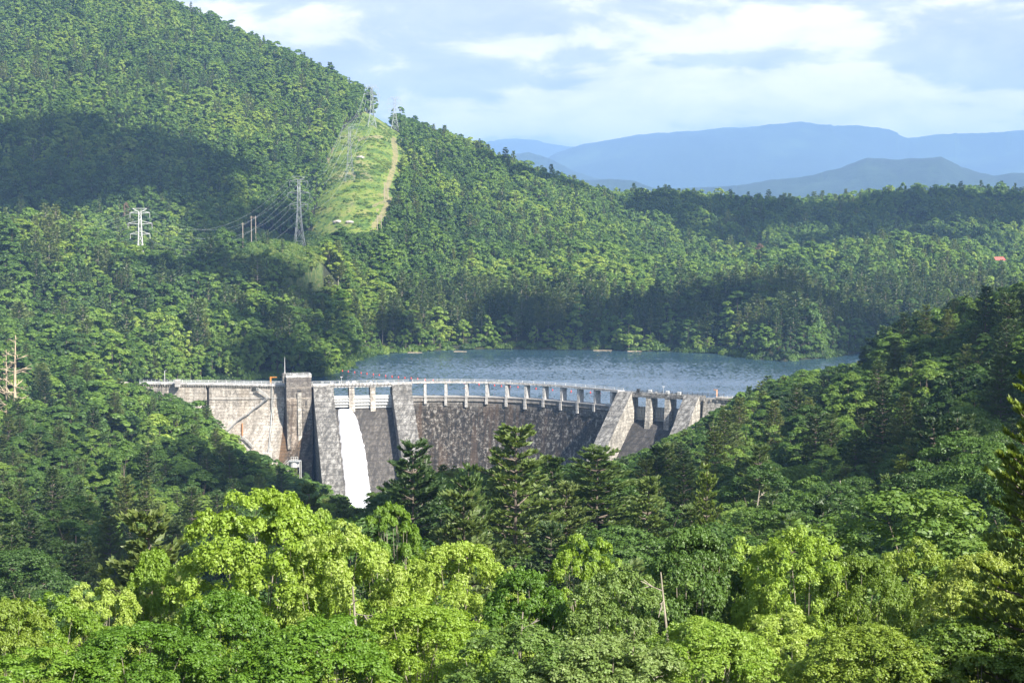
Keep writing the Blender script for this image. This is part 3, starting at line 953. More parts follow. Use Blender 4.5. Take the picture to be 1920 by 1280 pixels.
# right wing wall, a groove and the step beyond it
part('wing_wall', M['concrete_bright'], dam, F2, 43.6, 56, [(-6, 7.3), (0.1, 7.3), (1.2, -6), (8, -20), (8, -40), (-8, -40)], 4, s_uv=200)
part('wing_wall', M['concrete_bright'], dam, F2, 56.4, 75, [(-6, 7.3), (-.4, 7.3), (0.4, -6), (6, -20), (6, -40), (-8, -40)], 4, s_uv=200)
mb = MB()
for k in range(9):
    fbox(mb, F2, 44 + k * 3.3, 44.5 + k * 3.3, 0.3, 0.7, 6.2, 7.28)
o = mb.build('corbel', M['concrete_bright'], dam); o['kind'] = 'stuff'
mb = MB()
for k in range(60):
    s = 2 + k * 1.25
    fbox(mb, fr_path, s, s + .4, 0.1, 0.6, 6.5, 7.28)
o = mb.build('corbel', M['concrete_wall'], dam); o['kind'] = 'stuff'
mb = MB()
for k in range(16):
    s = 10.3 + k * 1.8
    fbox(mb, F1, s, s + .3, 1.1, 1.2, 6.9, 8.5)
o = mb.build('deck_rib', M['concrete_grey'], dam); o['kind'] = 'stuff'


def railing(fr, s0, s1, n, z, gap, mat, h=1.1, rails=3, r=.07):
    """two or three rails carried along with a post at every gap; every post a piece of its own"""
    ra = MB()
    K = max(1, int((s1 - s0) / 6))
    for q in range(rails):
        pts = []
        for i in range(K + 1):
            o, T, N = fr(s0 + (s1 - s0) * i / K)
            pts.append(o + N * n + ZV * (z + h * (q + 1) / rails))
        ra.tube(pts, r, 4)
    ro = ra.build('railing', mat, dam)
    k = int((s1 - s0) / gap)
    me = None
    for i in range(k + 1):
        o, T, N = fr(s0 + gap * i)
        if me is None:
            pb = MB(); pb.wbox(-.09, .09, -.09, .09, 0, h + .05); me = pb.build('post', mat, ro); po = me
        else:
            po = link(bpy.data.objects.new('post', me.data), ro)
        p = o + N * n + ZV * z
        po.location = p
    return ro


railing(fr_path, S(318), S(532), 0.5, 8.1, 2.3, M['white_steel'], rails=2, r=.09)
railing(fr_path, S(318), S(532), -6.1, 8.1, 4.6, M['white_steel'], rails=2, r=.08)
railing(F1, 0, 49, -6.1, 8.2, 4.6, M['white_steel'], rails=2, r=.07)
railing(fr_path, S(775), S(1158), -5.2, 8.5, 6, M['white_steel'], h=1.0, rails=2, r=.06)
railing(F2, 7, 52, 0.5, 8.2, 2.6, M['dark_steel'], rails=2, r=.06)
railing(F2, 7, 52, -6.0, 8.2, 2.6, M['dark_steel'], rails=2, r=.06)
railing(fr_path, S(1345), cs[-1] - 1, 0.4, 8.2, 2.6, M['white_steel'], rails=2, r=.05)

# ------------------------------------------------------------- tower
TW0 = FA(0)
fT = straight((at(537, 730, 800)[0], 800.0), (at(584, 730, 803)[0], 803.0))
TWd = 12.4
tow = MB()
sweep(tow, fT, 0, TWd, [(-8, 12.2), (0, 12.2), (0, -26), (-8, -26)], 20)
tow_o = tow.build('gate_tower', M['concrete_tower'], dam)
for (a, b) in ((0.02, 5.2), (7.6, TWd - .02)):
    mb = MB()
    sweep(mb, fT, a, b, [(0.01, 1.8), (0.45, 1.4), (1.1, -16), (4.0, -23), (0.01, -23)], 20, s_uv=a * 7)
    mb.build('pilaster', M['pilaster'], tow_o)
mb = MB()
sweep(mb, fT, 5.35, 7.35, [(0.01, 4.8), (0.8, 4.6), (2.0, -17), (3.0, -22), (0.01, -22)], 20, s_uv=77)
mb.build('pilaster', M['concrete_bright'], tow_o)
mb = MB(); fbox(mb, fT, -.15, TWd + .15, -8.15, 0.15, 12.22, 12.7)
mb.build('cornice', M['concrete_pale'], tow_o)
mb = MB(); fbox(mb, fT, -.03, TWd + .03, 0.01, 0.12, 7.0, 7.25); fbox(mb, fT, .1, TWd - .1, 0.01, .1, 1.8, 2.1)
mb.build('string_course', M['concrete_wall'], tow_o)
for s, z, h in ((2.6, 8.7, 1.9), (9.6, 8.7, 1.9), (2.6, 3.9, 1.2), (9.8, 3.6, 1.3)):
    f_ = MB()
    fbox(f_, fT, s - .62, s - .5, .01, .16, z - h / 2, z + h / 2)
    fbox(f_, fT, s + .5, s + .62, .01, .16, z - h / 2, z + h / 2)
    fbox(f_, fT, s - .5, s + .5, .01, .16, z + h / 2 - .12, z + h / 2)
    fbox(f_, fT, s - .5, s + .5, .01, .16, z - h / 2, z - h / 2 + .12)
    fbox(f_, fT, s - .04, s + .04, .03, .12, z - h / 2 + .12, z + h / 2 - .12)
    w = f_.build('window', M['concrete_bright'] if z > 5 else M['concrete_tower'], tow_o)
for s in (5.6,):
    mb = MB(); fbox(mb, fT, s - .1, s + 1.7, .02, .5, 5.55, 5.85)
    mb.build('hood', M['dark_steel'], tow_o)
mb = MB(); fbox(mb, fT, 6.15, 6.55, 1.0, 1.28, -.2, .2); mb.build('vent', M['dark_steel'], tow_o)
mb = MB()
for z in (13.3, 13.8):
    for a, b in (((0, 0), (TWd, 0)), ((TWd, 0), (TWd, -8)), ((TWd, -8), (0, -8)), ((0, -8), (0, 0))):
        o, T, N = fT(0)
        mb.tube([o + T * a[0] + N * a[1] + ZV * z, o + T * b[0] + N * b[1] + ZV * z], .07, 4)
for a in (0, 3.1, 6.2, 9.3, TWd):
    for n in (0, -8):
        fbox(mb, fT, a - .08, a + .08, n - .08, n + .08, 12.7, 13.85)
mb.build('roof_railing', M['white_steel'], tow_o)
mb = MB(); fbox(mb, fT, 3.6, 4.9, -3, -1.8, 12.7, 13.9); fbox(mb, fT, 11.2, 12.2, -1.4, -.3, 12.7, 14.2)
mb.build('roof_box', M['concrete_pale'], tow_o)
mb = MB(); fbox(mb, fT, -1.6, -.05, -6, -1.5, 9.5, 14.0); mb.build('lift_box', M['concrete_grey'], tow_o)

o, T, N = fT(-.4)
mast = empty('radio_mast', tuple(o + N * -3 + ZV * 14.0), label='thin white mast standing on the corner of the dam tower roof', cat='mast')
mb = MB(); mb.tube([(0, 0, 0), (0, 0, 7.6)], [.22, .1], 6); mb.build('pole', M['white_steel'], mast)
mb = MB(); mb.wbox(-.35, .35, -.35, .35, 0, .9); mb.build('base', M['concrete_pale'], mast)
mb = MB(); mb.tube([(0, 0, 7.6), (0, 0, 8.6)], [.06, .03], 4); mb.build('tip', M['white_steel'], mast)


def jib(u, v0, h, reach, mat, label):
    """small davit crane: post, arm, brace and base"""
    s = S(u)
    o, T, N = fr_path(s)
    c = empty('davit_crane', tuple(o + N * -.6 + ZV * 8.1), label=label, cat='crane', group='davit cranes on the dam road')
    d = T[:2] * (1 if reach > 0 else -1)
    r_ = abs(reach)
    mb = MB(); mb.wbox(-.3, .3, -.3, .3, 0.35, h); mb.build('post', mat, c)
    mb = MB(); mb.wbox(-.5, .5, -.5, .5, 0, .34); mb.build('base', M['concrete_pale'], c)
    mb = MB(); mb.box((0, 0, 0), (d[0], d[1], 0), (-d[1], d[0], 0), (0, 0, 1), -.3, r_, -.2, .2, h + .01, h + .38); mb.build('arm', mat, c)
    mb = MB(); mb.tube([(0, 0, h - 1.0), (d[0] * 1.1, d[1] * 1.1, h)], .09, 4); mb.build('brace', mat, c)
    return c


jib(507, 722, 3.5, 3.2, M['orange'], 'small orange davit crane on the road just left of the dam tower')
jib(1343, 744, 3.4, -1.5, M['peach'], 'small peach coloured davit crane near the right end of the dam road')

# winches and cabinets over the gates
for fr, s, n, w, h, mat, lab in ((F1, 4.6, -.6, 1.5, 1.5, 'steel', 'grey steel cabinet on the deck beside the dam tower'),
                                 (F1, 9.6, -.6, 1.0, .9, 'white_steel', 'small white winch at the left end of the left spillway deck'),
                                 (F1, 17.4, -.6, 1.5, 1.2, 'white_steel', 'white gate winch left of the lamp over the running spillway'),
                                 (F1, 20.6, -.6, 2.0, 1.4, 'white_steel', 'large white gate winch right of the lamp over the running spillway'),
                                 (F1, 29.0, -.6, 1.3, 1.0, 'white_steel', 'white gate winch on the middle pier of the left spillway'),
                                 (F1, 37.4, -.6, 1.1, .9, 'white_steel', 'small white winch at the right end of the left spillway deck'),
                                 (F2, 10.0, -.8, 1.5, 2.0, 'dark_steel', 'dark cabinet at the left end of the right spillway deck'),
                                 (F2, 16.0, -1, 1.6, 1.7, 'white_steel', 'white gate winch beside the dark cabinet on the right spillway'),
                                 (F2, 19.0, -1, .8, 1.0, 'white_steel', 'smallest white gate winch on the right spillway deck'),
                                 (F2, 25.0, -1, 1.6, 1.6, 'white_steel', 'white gate winch just right of the lamp on the right spillway'),
                                 (F2, 31.0, -1, 1.6, 1.5, 'white_steel', 'white gate winch near the right end of the right spillway')):
    o, T, N = fr(s)
    c = empty('gate_winch' if mat == 'white_steel' else 'cabinet', tuple(o + N * n + ZV * 8.2), label=lab, cat='winch' if mat == 'white_steel' else 'cabinet')
    mb = MB(); mb.box((0, 0, 0), T, N, ZV, -w / 2, w / 2, -.6, .5, .15, h); mb.build('housing', M[mat], c, bevel=.06)
    mb = MB(); mb.box((0, 0, 0), T, N, ZV, -w / 2 - .12, w / 2 + .12, -.7, .6, 0, .14); mb.build('base', M['concrete_grey'], c)
    if mat == 'white_steel':
        mb = MB(); mb.tube([T * (-w / 2 - .3) + ZV * h * .6, T * (-w / 2 - .01) + ZV * h * .6], .3, 8); mb.build('drum', M['steel'], c)
for fr, s, lab in ((F1, 14.4, 'white topped lamp post over the left spillway gates'), (F2, 22, 'slim lamp post over the right spillway gates')):
    o, T, N = fr(s)
    c = empty('lamp_post', tuple(o + N * -3 + ZV * 8.2), label=lab, cat='lamp')
    mb = MB(); mb.tube([(0, 0, 0), (0, 0, 3.2)], .08, 5); mb.build('pole', M['white_steel'], c)
    mb = MB(); mb.wbox(-.6, .6, -.3, .3, 3.2, 3.5); mb.build('lamp_head', M['white_steel'], c, bevel=.05)

# pipes, stairs and landings on the left face
def face_n(z):
    return float(np.interp(-z, [-7.2, 3, 10, 34, 58], [0, .4, 2.4, 16, 32]))


def on_face(u, v, off=.25):
    """point of the left wall's face seen at u, v"""
    lo, hi = -50.0, 7.0
    best = None
    for z in np.linspace(7.0, -50, 400):
        n = face_n(z)
        s0 = None
        # the wall runs nearly straight: solve s for this z from u
        a = (u - 960) / FPX
        o0, T, N = FA(0)
        # (o0 + T s + N n) projected at height z
        base = o0 + N * (n + off)
        # x = a * (y*ct - (z-EYE)*st_)
        k = T[0] - a * T[1] * ct
        s = (a * (base[1] * ct - (z - EYE) * st_) - base[0]) / k
        p = base + T * s + ZV * z
        vv = proj(p[0], p[1], p[2])[1]
        if best is None or abs(vv - v) < best[0]:
            best = (abs(vv - v), p)
    return best[1]


def face_pipe(name, pts, r, mat, parent=dam, n=6):
    mb = MB()
    P = [on_face(u, v, off) for u, v, off in pts]
    mb.tube(P, r, n)
    return mb.build(name, mat, parent)


face_pipe('pipe', [(393, 746, .5), (450, 746.3, .5), (533, 745.5, .5)], .11, M['white_steel'])
face_pipe('pipe', [(510, 724, .4), (510, 772, .4), (507.5, 800, .4), (503, 848, .5)], .17, M['galvanised'])
face_pipe('pipe', [(514, 742, .4), (512.5, 790, .4), (505.5, 845, .5)], .08, M['white_steel'])
face_pipe('stain_pipe', [(454, 793, .3), (454, 818, .3)], .35, M['rust'])


def stair(pts, name='stair'):
    """flight on brackets with treads and a rail"""
    P = [on_face(u, v, 0.8) for u, v in pts]
    mb = MB(); mb.tube([p + np.array([0, 0, -.2]) for p in P], .14, 4)
    mb.tube([p + np.array([0, -.9, -.2]) for p in P], .14, 4)
    so_ = mb.build(name, M['steel'], dam)
    mb = MB(); mb.tube([p + np.array([0, -.9, 1.0]) for p in P], .08, 4); mb.tube([p + np.array([0, -.9, .5]) for p in P], .05, 4)
    for a, b in zip(P, P[1:]):
        for k in range(int(np.linalg.norm(b - a) / 2) + 1):
            q = a + (b - a) * min(1, k * 2 / np.linalg.norm(b - a))
            mb.tube([q + np.array([0, -.9, -.2]), q + np.array([0, -.9, 1.0])], .05, 4)
    mb.build('handrail', M['white_steel'], so_)
    mb = MB()
    for a, b in zip(P, P[1:]):
        L = np.linalg.norm(b - a)
        for k in range(int(L / .45)):
            q = a + (b - a) * (k * .45 / L)
            mb.box(q, (1, 0, 0), (0, 1, 0), ZV, -.2, .2, -.9, 0, -.03, .03)
    tr = mb.build('tread', M['steel'], so_); tr['kind'] = 'stuff'
    return so_


stair([(481, 730), (485, 731), (503, 744), (505, 745.5), (500, 748), (486, 760), (480, 763), (466, 776), (462, 777), (451, 785), (447, 787), (431, 803), (427, 806)])
stair([(437, 818), (452, 819.5), (458, 821), (475, 838)])
mb = MB()
for u, v, w, h in ((480, 728, 3.0, 1.4),):
    p = on_face(u, v, .35); mb.box(p, (1, 0, 0), (0, 1, 0), ZV, -w / 2, w / 2, -.15, .15, -h / 2, h / 2)
mb.build('hatch', M['dark_steel'], dam)
for u, v, w, h in ((440, 808, 5.5, 9.0), (496, 838, 2.2, 6.0)):
    pass


def platform(u, v, Y, w, label):
    p = at(u, v, Y)
    c = empty('inspection_platform', tuple(p), label=label, cat='platform')
    mb = MB(); mb.wbox(-w / 2, w / 2, -1, 1, 0, .15); mb.build('deck', M['white_steel'], c)
    for x in (-w / 2 + .1, w / 2 - .1):
        for y in (-.95, .95):
            mb = MB(); mb.wbox(x - .08, x + .08, y - .08, y + .08, -5, 0); mb.build('leg', M['white_steel'], c)
    mb = MB()
    for z in (.6, 1.1):
        mb.tube([(-w / 2, -1, z), (w / 2, -1, z)], .06, 4)
    for x in np.linspace(-w / 2, w / 2, 4):
        mb.wbox(x - .06, x + .06, -1.06, -.94, .15, 1.15)
    mb.build('handrail', M['white_steel'], c)
    return c


platform(502, 850, 778, 3.6, 'small white steel platform at the foot of the vertical pipe on the dam')
p = at(552, 876, 768)
tk = empty('water_tank', tuple(p), label='white round tank with railed platform at the foot of the dam tower', cat='tank')
mb = MB()
K = 14
V = [(2.2 * math.cos(2 * math.pi * k / K), 2.2 * math.sin(2 * math.pi * k / K), z) for z in (0.3, 3.0) for k in range(K)] + [(0, 0, -.7)]
mb.add(V, [(k, (k + 1) % K, K + (k + 1) % K, K + k) for k in range(K)] + [((k + 1) % K, k, 2 * K) for k in range(K)] + [tuple(range(K, 2 * K))])
mb.build('tank_body', M['white_steel'], tk)
mb = MB(); mb.wbox(-2.8, 3.0, -2.6, 2.6, 3.02, 3.2); mb.build('deck', M['galvanised'], tk)
for x in (-2.7, 2.9):
    for y in (-2.5, 2.5):
        mb = MB(); mb.wbox(x - .13, x + .13, y - .13, y + .13, -6, 3.0); mb.build('leg', M['white_steel'], tk)
mb = MB()
for z in (3.8, 4.4, 5.4):
    mb.tube([(-1.2, -2.5, z), (2.0, -2.5, z)], .09, 4)
for x in (-1.2, -.1, 1.0, 2.0):
    mb.wbox(x - .1, x + .1, -2.6, -2.4, 3.2, 5.5)
mb.tube([(-2.8, -2.5, 3.2), (-5.5, -2.2, 0.5)], .12, 4); mb.tube([(-2.8, -2.5, 4.2), (-5.5, -2.2, 1.5)], .08, 4)
mb.build('handrail', M['white_steel'], tk)

# ------------------------------------------------------------- falling water
def foam_mat():
    m, nt, b = base_mat('white_water', 0.6)
    t = nd(nt, 'ShaderNodeTexCoord')
    f = noise(nt, mapping(nt, t.outputs['UV'], (1.6, 0.16, 1)), 1.0, 6, 0.65)
    nt.links.new(ramp(nt, f, [(0.3, (0.42, 0.46, 0.54)), (0.58, (0.82, 0.83, 0.86))]), b.inputs['Base Color'])
    bp = nd(nt, 'ShaderNodeBump'); bp.inputs['Strength'].default_value = .5; bp.inputs['Distance'].default_value = .4
    nt.links.new(f, bp.inputs['Height']); nt.links.new(bp.outputs[0], b.inputs['Normal'])
    b.inputs['Subsurface Weight'].default_value = 0.3
    b.inputs['Subsurface Radius'].default_value = (1, 1, 1)
    b.inputs['Subsurface Scale'].default_value = 0.5
    return m


cn = [a for a, z in och[:6]]; cz = [z for a, z in och[:6]]
V, F, uvs = [], [], []
NS, NL = 22, 90
for j in range(NL + 1):
    n = 0.2 + 61 * (j / NL) ** 1.2
    zc = float(np.interp(n, cn, cz))
    sl_ = np.interp(n, [0, 3, 62], [12.3, 11.7, 11.4]); sr = np.interp(n, [0, 2, 5, 10, 20, 62], [17.6, 19.0, 20.6, 22.0, 23.0, 24.2])
    th = np.interp(n, [0, 2, 6, 20, 62], [0.5, 1.5, 2.1, 1.6, 1.8])
    for i in range(NS + 1):
        q = i / NS
        ed = math.sin(math.pi * min(max(q, 0.0), 1.0)) ** .35 if 0 < q < 1 else 0
        js = 0.55 * float(np_noise(np.array(n / 1.2), np.array(q * 3.0 + (0 if q < .5 else 9)), 21, 2)) * (1 if q in (0, 1) else .3)
        o_, T, N = F1(sl_ + (sr - sl_) * q + js)
        hh = th * ed * (1 + .12 * float(np_noise(np.array(n / 2.5), np.array(q * 9.0), 5, 3)))
        V.append(o_ + N * (n + hh * .5) + ZV * (zc + hh * .85 - (.05 if ed == 0 else 0)))
        uvs.append((q * 10, n))
for j in range(NL):
    for i in range(NS):
        b = j * (NS + 1) + i
        F.append((b, b + 1, b + NS + 2, b + NS + 1))
me = np_mesh('spillway_water', np.array(V), np.array(F), [foam_mat()], smooth_=True, uv=np.array(uvs))
props(link(bpy.data.objects.new('spillway_water', me)), 'white torrent of water rushing down the left spillway chute', kind='structure')

# river pool in the gorge below the dam
me = bpy.data.meshes.new('river')
me.from_pydata([(-110, 600, -47.5), (60, 600, -47.5), (60, 790, -47.5), (-110, 790, -47.5)], [], [(0, 1, 2, 3)])
me.materials.append(flat_mat('river_water', (0.05, 0.08, 0.07), .15)); me.update()
props(link(bpy.data.objects.new('river', me)), 'river pool in the gorge below the dam', kind='structure')

# ------------------------------------------------------------- buoys and boom
BU = [(642, 696), (653, 697.3), (665, 698.8), (677, 700.2), (688, 701.3), (700, 702.8), (711, 704), (723, 705.4), (735, 706.6), (747, 707.9), (759, 709), (771, 710), (783, 711),
      (797, 712.2), (812, 713.4), (843, 715.5), (870, 717.8), (898, 721), (912, 722), (927, 723.3), (940, 724.4), (956, 725.6), (971, 726.5), (988, 728), (1005, 729.3), (1020, 730.4), (1036, 731.8), (1071, 734.4), (1107, 736.6), (1125, 737.8)]
mbb = MB()
K, L = 10, 6
V = [(.42 * math.sin(math.pi * (j / L)) * math.cos(2 * math.pi * k / K), .42 * math.sin(math.pi * (j / L)) * math.sin(2 * math.pi * k / K), .42 * math.cos(math.pi * j / L)) for j in range(1, L) for k in range(K)]
V += [(0, 0, .42), (0, 0, -.42)]
F = [(j * K + k, (j + 1) * K + k, (j + 1) * K + (k + 1) % K, j * K + (k + 1) % K) for j in range(L - 2) for k in range(K)]
F += [(k, (k + 1) % K, (L - 1) * K) for k in range(K)] + [((L - 2) * K + (k + 1) % K, (L - 2) * K + k, (L - 1) * K + 1) for k in range(K)]
bume = None
lake_pts = []
for i, (u, v) in enumerate(BU):
    x, y = on_water(u, v)
    c = empty('buoy', (x, y, .22), group='red buoys strung across the lake', cat='buoy',
              label='red round buoy in the line strung across the lake above the dam' if 0 < i < len(BU) - 1 else ('red buoy nearest the wooded left bank, first of its line' if i == 0 else 'red buoy nearest the right spillway, last of its line'))
    if bume is None:
        mb = MB(); mb.add(V, F); o1 = mb.build('float', M['buoy'], c, smooth_=True)
        mb = MB(); mb.tube([(0, 0, .5), (0, 0, .85)], .12, 5); o2 = mb.build('eye', M['buoy'], c)
        bume = (o1.data, o2.data)
    else:
        link(bpy.data.objects.new('float', bume[0]), c); link(bpy.data.objects.new('eye', bume[1]), c)
    lake_pts.append((x, y, .12))
mb = MB(); mb.tube(lake_pts, .035, 4)
props(mb.build('buoy_cable', M['dark_steel']), 'thin cable that strings the red buoys together', 'cable')
mb = MB()
o0, T, N = F1(0)
mb.tube([o0 + T * s + N * (-13 - 3 * math.sin(s / 8)) + ZV * .08 for s in np.linspace(4, 46, 20)], .28, 6)
props(mb.build('floating_boom', M['buoy']), 'red floating boom on the lake behind the left spillway gates', 'boom')

# =====================================================================
# trees: shapes
# =====================================================================
def leaf_quads(C, Nrm, size, rg, aspect=0.62, shape='kite'):
    """one diamond shaped leaf (or spray of leaves) per centre"""
    n = len(C)
    Nrm = Nrm / (np.linalg.norm(Nrm, axis=1, keepdims=True) + 1e-9)
    r = rg.normal(size=(n, 3))
    T = np.cross(Nrm, r); T /= (np.linalg.norm(T, axis=1, keepdims=True) + 1e-9)
    B = np.cross(Nrm, T)
    s = (size * rg.uniform(.65, 1.35, n))[:, None]
    fold = Nrm * s * 0.16
    V = np.stack([C - T * s * .5, C + B * s * aspect * .5 - T * s * .06 + fold, C + T * s * .5, C - B * s * aspect * .5 - T * s * .06 + fold], 1)
    return V.reshape(-1, 3), np.arange(4 * n).reshape(n, 4)


def tube_np(segs, n=5):
    """segs: list of (points, radii) -> verts, faces"""
    mb = MB()
    for P, r in segs:
        mb.tube(P, r, n, cap=False)
    return np.array(mb.v), np.array(mb.f)


def broadleaf(seed, H=20.0, Rr=4.6, base=0.28, nclump=46, nleaf=3000, leaf=0.7, top=1.0, clump=(.22, .36), droop=0.0, tall=1.0, limbs=7, jit=.4, rosette=0):
    """crown made of many leafy clumps on an uneven envelope, trunk with limbs reaching into them"""
    rg = np.random.default_rng(seed)
    zb = H * base
    hc = H - zb
    lob = rg.uniform(0, 2 * math.pi, 4)
    cen, rad_ = [], []
    k = 0
    while len(cen) < nclump:
        k += 1
        t = rg.uniform(0.02, 1) ** .8                         # height in the crown
        th = rg.uniform(0, 2 * math.pi)
        env = (math.sqrt(max(0, 1 - (max(0, t - .38) / .64) ** (2.2 / top))) * (.72 + .28 * min(1, t / .38))) * (1 + .16 * math.sin(2 * th + lob[0]) + .12 * math.sin(3 * th + lob[1] + 3 * t))
        rc = Rr * rg.uniform(*clump) * (1 - .2 * t)
        rr = max(0.0, Rr * env - rc * .7) * rg.uniform(.35, 1.1) ** .5
        c = np.array([rr * math.cos(th), rr * math.sin(th), zb + hc * t * .94 - rc * .2])
        cen.append(c); rad_.append(rc)
    cen[0] = np.array([0.1 * Rr, 0, H - rad_[0] * 1.0]); rad_[0] = Rr * clump[0]
    cen, rad_ = np.array(cen), np.array(rad_)
    w = rad_ ** 2; w /= w.sum()
    which = rg.choice(nclump, nleaf, p=w)
    d = rg.normal(size=(nleaf, 3)); d /= np.linalg.norm(d, axis=1, keepdims=True)
    axis = np.array([0, 0, zb + hc * .42])
    out = cen[which] - axis; out /= (np.linalg.norm(out, axis=1, keepdims=True) + 1e-6)
    d = d + out * .55 + np.array([0, 0, .5]); d /= np.linalg.norm(d, axis=1, keepdims=True)
    rr = rad_[which] * (0.55 + .5 * rg.random(nleaf) ** .6)
    lump = 1 + .18 * np.sin(d[:, 0] * 7 + which) * np.sin(d[:, 1] * 6 + which * 2)
    C = cen[which] + d * (rr * lump)[:, None] * np.array([1, 1, .85])
    C[:, 2] -= droop * rg.random(nleaf)
    C[:, 2] = np.minimum(C[:, 2], H * 1.02)
    Nn = d * .8 + np.array([0, 0, .6]) + rg.normal(size=(nleaf, 3)) * jit
    clv = rg.random(nclump)
    if rosette:
        # each centre is a twig end that carries a whorl of leaves
        C = np.repeat(C, rosette, 0); Nn = np.repeat(Nn, rosette, 0); which = np.repeat(which, rosette)
        q = rg.normal(size=C.shape); q /= np.linalg.norm(q, axis=1, keepdims=True)
        Nu = Nn / np.linalg.norm(Nn, axis=1, keepdims=True)
        q = q - Nu * (q * Nu).sum(1, keepdims=True) * .8
        C = C + q * leaf * .75
        Nn = Nu + q * .5 + rg.normal(size=C.shape) * .3
        nleaf = nleaf * rosette
    V, F = leaf_quads(C, Nn, leaf, rg, aspect=.62 if not rosette else .58)
    rnd = clv[which] * .45 + rg.random(nleaf) * .55
    # wood
    segs = []
    lean = rg.normal(size=2) * .25
    tp = [np.array([lean[0] * t * 2, lean[1] * t * 2, H * .74 * t - (1.5 if t == 0 else 0)]) for t in np.linspace(0, 1, 6)]
    r0 = H * .011
    segs.append((tp, [r0 * (1.15 - .85 * t) for t in np.linspace(0, 1, 6)]))
    order = rg.permutation(nclump)[:limbs]
    for j in order:
        e = cen[j]
        t0 = min(.95, max(.3, (e[2] / H) - .22 - .3 * math.hypot(e[0], e[1]) / H))
        s0_ = np.array([lean[0] * t0 * 2, lean[1] * t0 * 2, H * .74 * t0])
        mid = (s0_ + e) / 2 + np.array([0, 0, -.06 * H * rg.random()]) + rg.normal(size=3) * .2
        segs.append(([s0_, mid, e], [r0 * .34, r0 * .2, r0 * .05]))
    tv, tf = tube_np(segs, 5)
    return (V, F, rnd), (tv, tf)


def pine(seed, H=26.0, Rr=4.2, base=0.3, whorls=20, per=5, tuft=0.9, ntuft=9, blades=5, droop=.0, flat=.25, irregular=.35, power=.8):
    """white pine: a straight stem with whorls of level limbs that carry feathery plates of needles"""
    rg = np.random.default_rng(seed)
    C, Nn, S_, rn = [], [], [], []
    segs = [([np.array([0, 0, -1.5]), np.array([0.1, 0, H * .5]), np.array([0, .1, H * .97])], [H * .009, H * .006, .04])]
    zb = H * base
    LV, LF = [], []
    for w_ in range(whorls):
        t = (w_ + rg.uniform(-.3, .3)) / whorls
        t = min(max(t, 0), .985)
        z = zb + (H - zb) * t
        Lm = Rr * (1 - t) ** power * min(1, .55 + 1.6 * t) + .25
        a0 = rg.uniform(0, 2 * math.pi)
        for b in range(per):
            if rg.random() < .12 and t < .8:
                continue
            a = a0 + 2 * math.pi * b / per + rg.normal() * .25
            L = Lm * (1 + rg.normal() * irregular * .6)
            L = max(.3, min(L, Rr * 1.35))
            rise = (.10 + .6 * t ** 2 + rg.normal() * .13)
            dirv = np.array([math.cos(a), math.sin(a), 0])
            side = np.array([-math.sin(a), math.cos(a), 0])
            end = dirv * L + np.array([0, 0, L * rise - droop * L])
            p0 = np.array([0, 0, z])
            if L > .25 * Rr:
                segs.append(([p0, p0 + end * .55 - np.array([0, 0, .04 * L]), p0 + end], [H * .0028 + .02, .04, .015]))
            nt_ = max(2, int(ntuft * L / Rr))
            for k in range(nt_):
                q = .28 + .75 * (k + rg.random()) / nt_
                wd = L * flat * math.sin(math.pi * min(1, q * .9 + .08)) + .1
                c = p0 + end * q + side * rg.uniform(-1, 1) * wd * 1.3 + np.array([0, 0, rg.uniform(-.05, .12) * tuft])
                for m_ in range(blades):
                    bd = dirv * rg.uniform(.2, 1) + side * rg.normal() * .8 + np.array([0, 0, .25 + rg.random() * .6])
                    bd /= np.linalg.norm(bd)
                    ln = tuft * rg.uniform(.6, 1.2)
                    sd = np.cross(bd, rg.normal(size=3)); sd /= np.linalg.norm(sd)
                    wv = ln * .2
                    i0 = len(LV)
                    LV += [c - bd * ln * .15, c + bd * ln * .35 + sd * wv, c + bd * ln * .85, c + bd * ln * .35 - sd * wv]
                    LF.append((i0, i0 + 1, i0 + 2, i0 + 3)); rn.append(rg.random())
    for k in range(int(10)):
        pass
    tv, tf = tube_np(segs, 4)
    return (np.array(LV), np.array(LF), np.array(rn)), (tv, tf)


def bare_tree(seed, H=18.0, spread=.28, nb=26, r0=.28, up=.5, twigs=2):
    rg = np.random.default_rng(seed)
    bend = rg.normal(size=2) * H * (.09 if up > .6 else .02)
    P = [np.array([bend[0] * t * t, bend[1] * t * t, H * t - (1 if t == 0 else 0)]) for t in np.linspace(0, 1, 7)]
    segs = [(P, [r0 * (1.05 - t) + .03 for t in np.linspace(0, 1, 7)])]
    for k in range(nb):
        t = rg.uniform(.25, .97)
        p0 = np.array([bend[0] * t * t, bend[1] * t * t, H * t])
        a = rg.uniform(0, 2 * math.pi)
        L = H * spread * (1.15 - t) * rg.uniform(.5, 1.2)
        d = np.array([math.cos(a), math.sin(a), up * rg.uniform(-.3, 1.2)])
        m_ = p0 + d * L * .5 + rg.normal(size=3) * .05 * L
        e = p0 + d * L + np.array([0, 0, L * .15])
        segs.append(([p0, m_, e], [r0 * .36 * (1.2 - t), r0 * .22 * (1.2 - t), .02]))
        for q in range(twigs):
            e2 = m_ + (rg.normal(size=3) * .5 + d) * L * .4
            segs.append(([m_, e2], [r0 * .14, .015]))
    return tube_np(segs, 4)


def mesh_leaves(name, data, mat):
    V, F, rnd = data
    return np_mesh(name, V, F, [mat], attrs={'rnd': ('FACE', rnd)})


def mesh_both(name, leaves, wood, mats):
    V, F, rnd = leaves
    tv, tf = wood
    VV = np.concatenate([V, tv]); FF = np.concatenate([F, tf + len(V)])
    mi = np.concatenate([np.zeros(len(F)), np.ones(len(tf))])
    rn = np.concatenate([rnd, np.full(len(tf), .5)])
    return np_mesh(name, VV, FF, mats, mi=mi, attrs={'rnd': ('FACE', rn)})


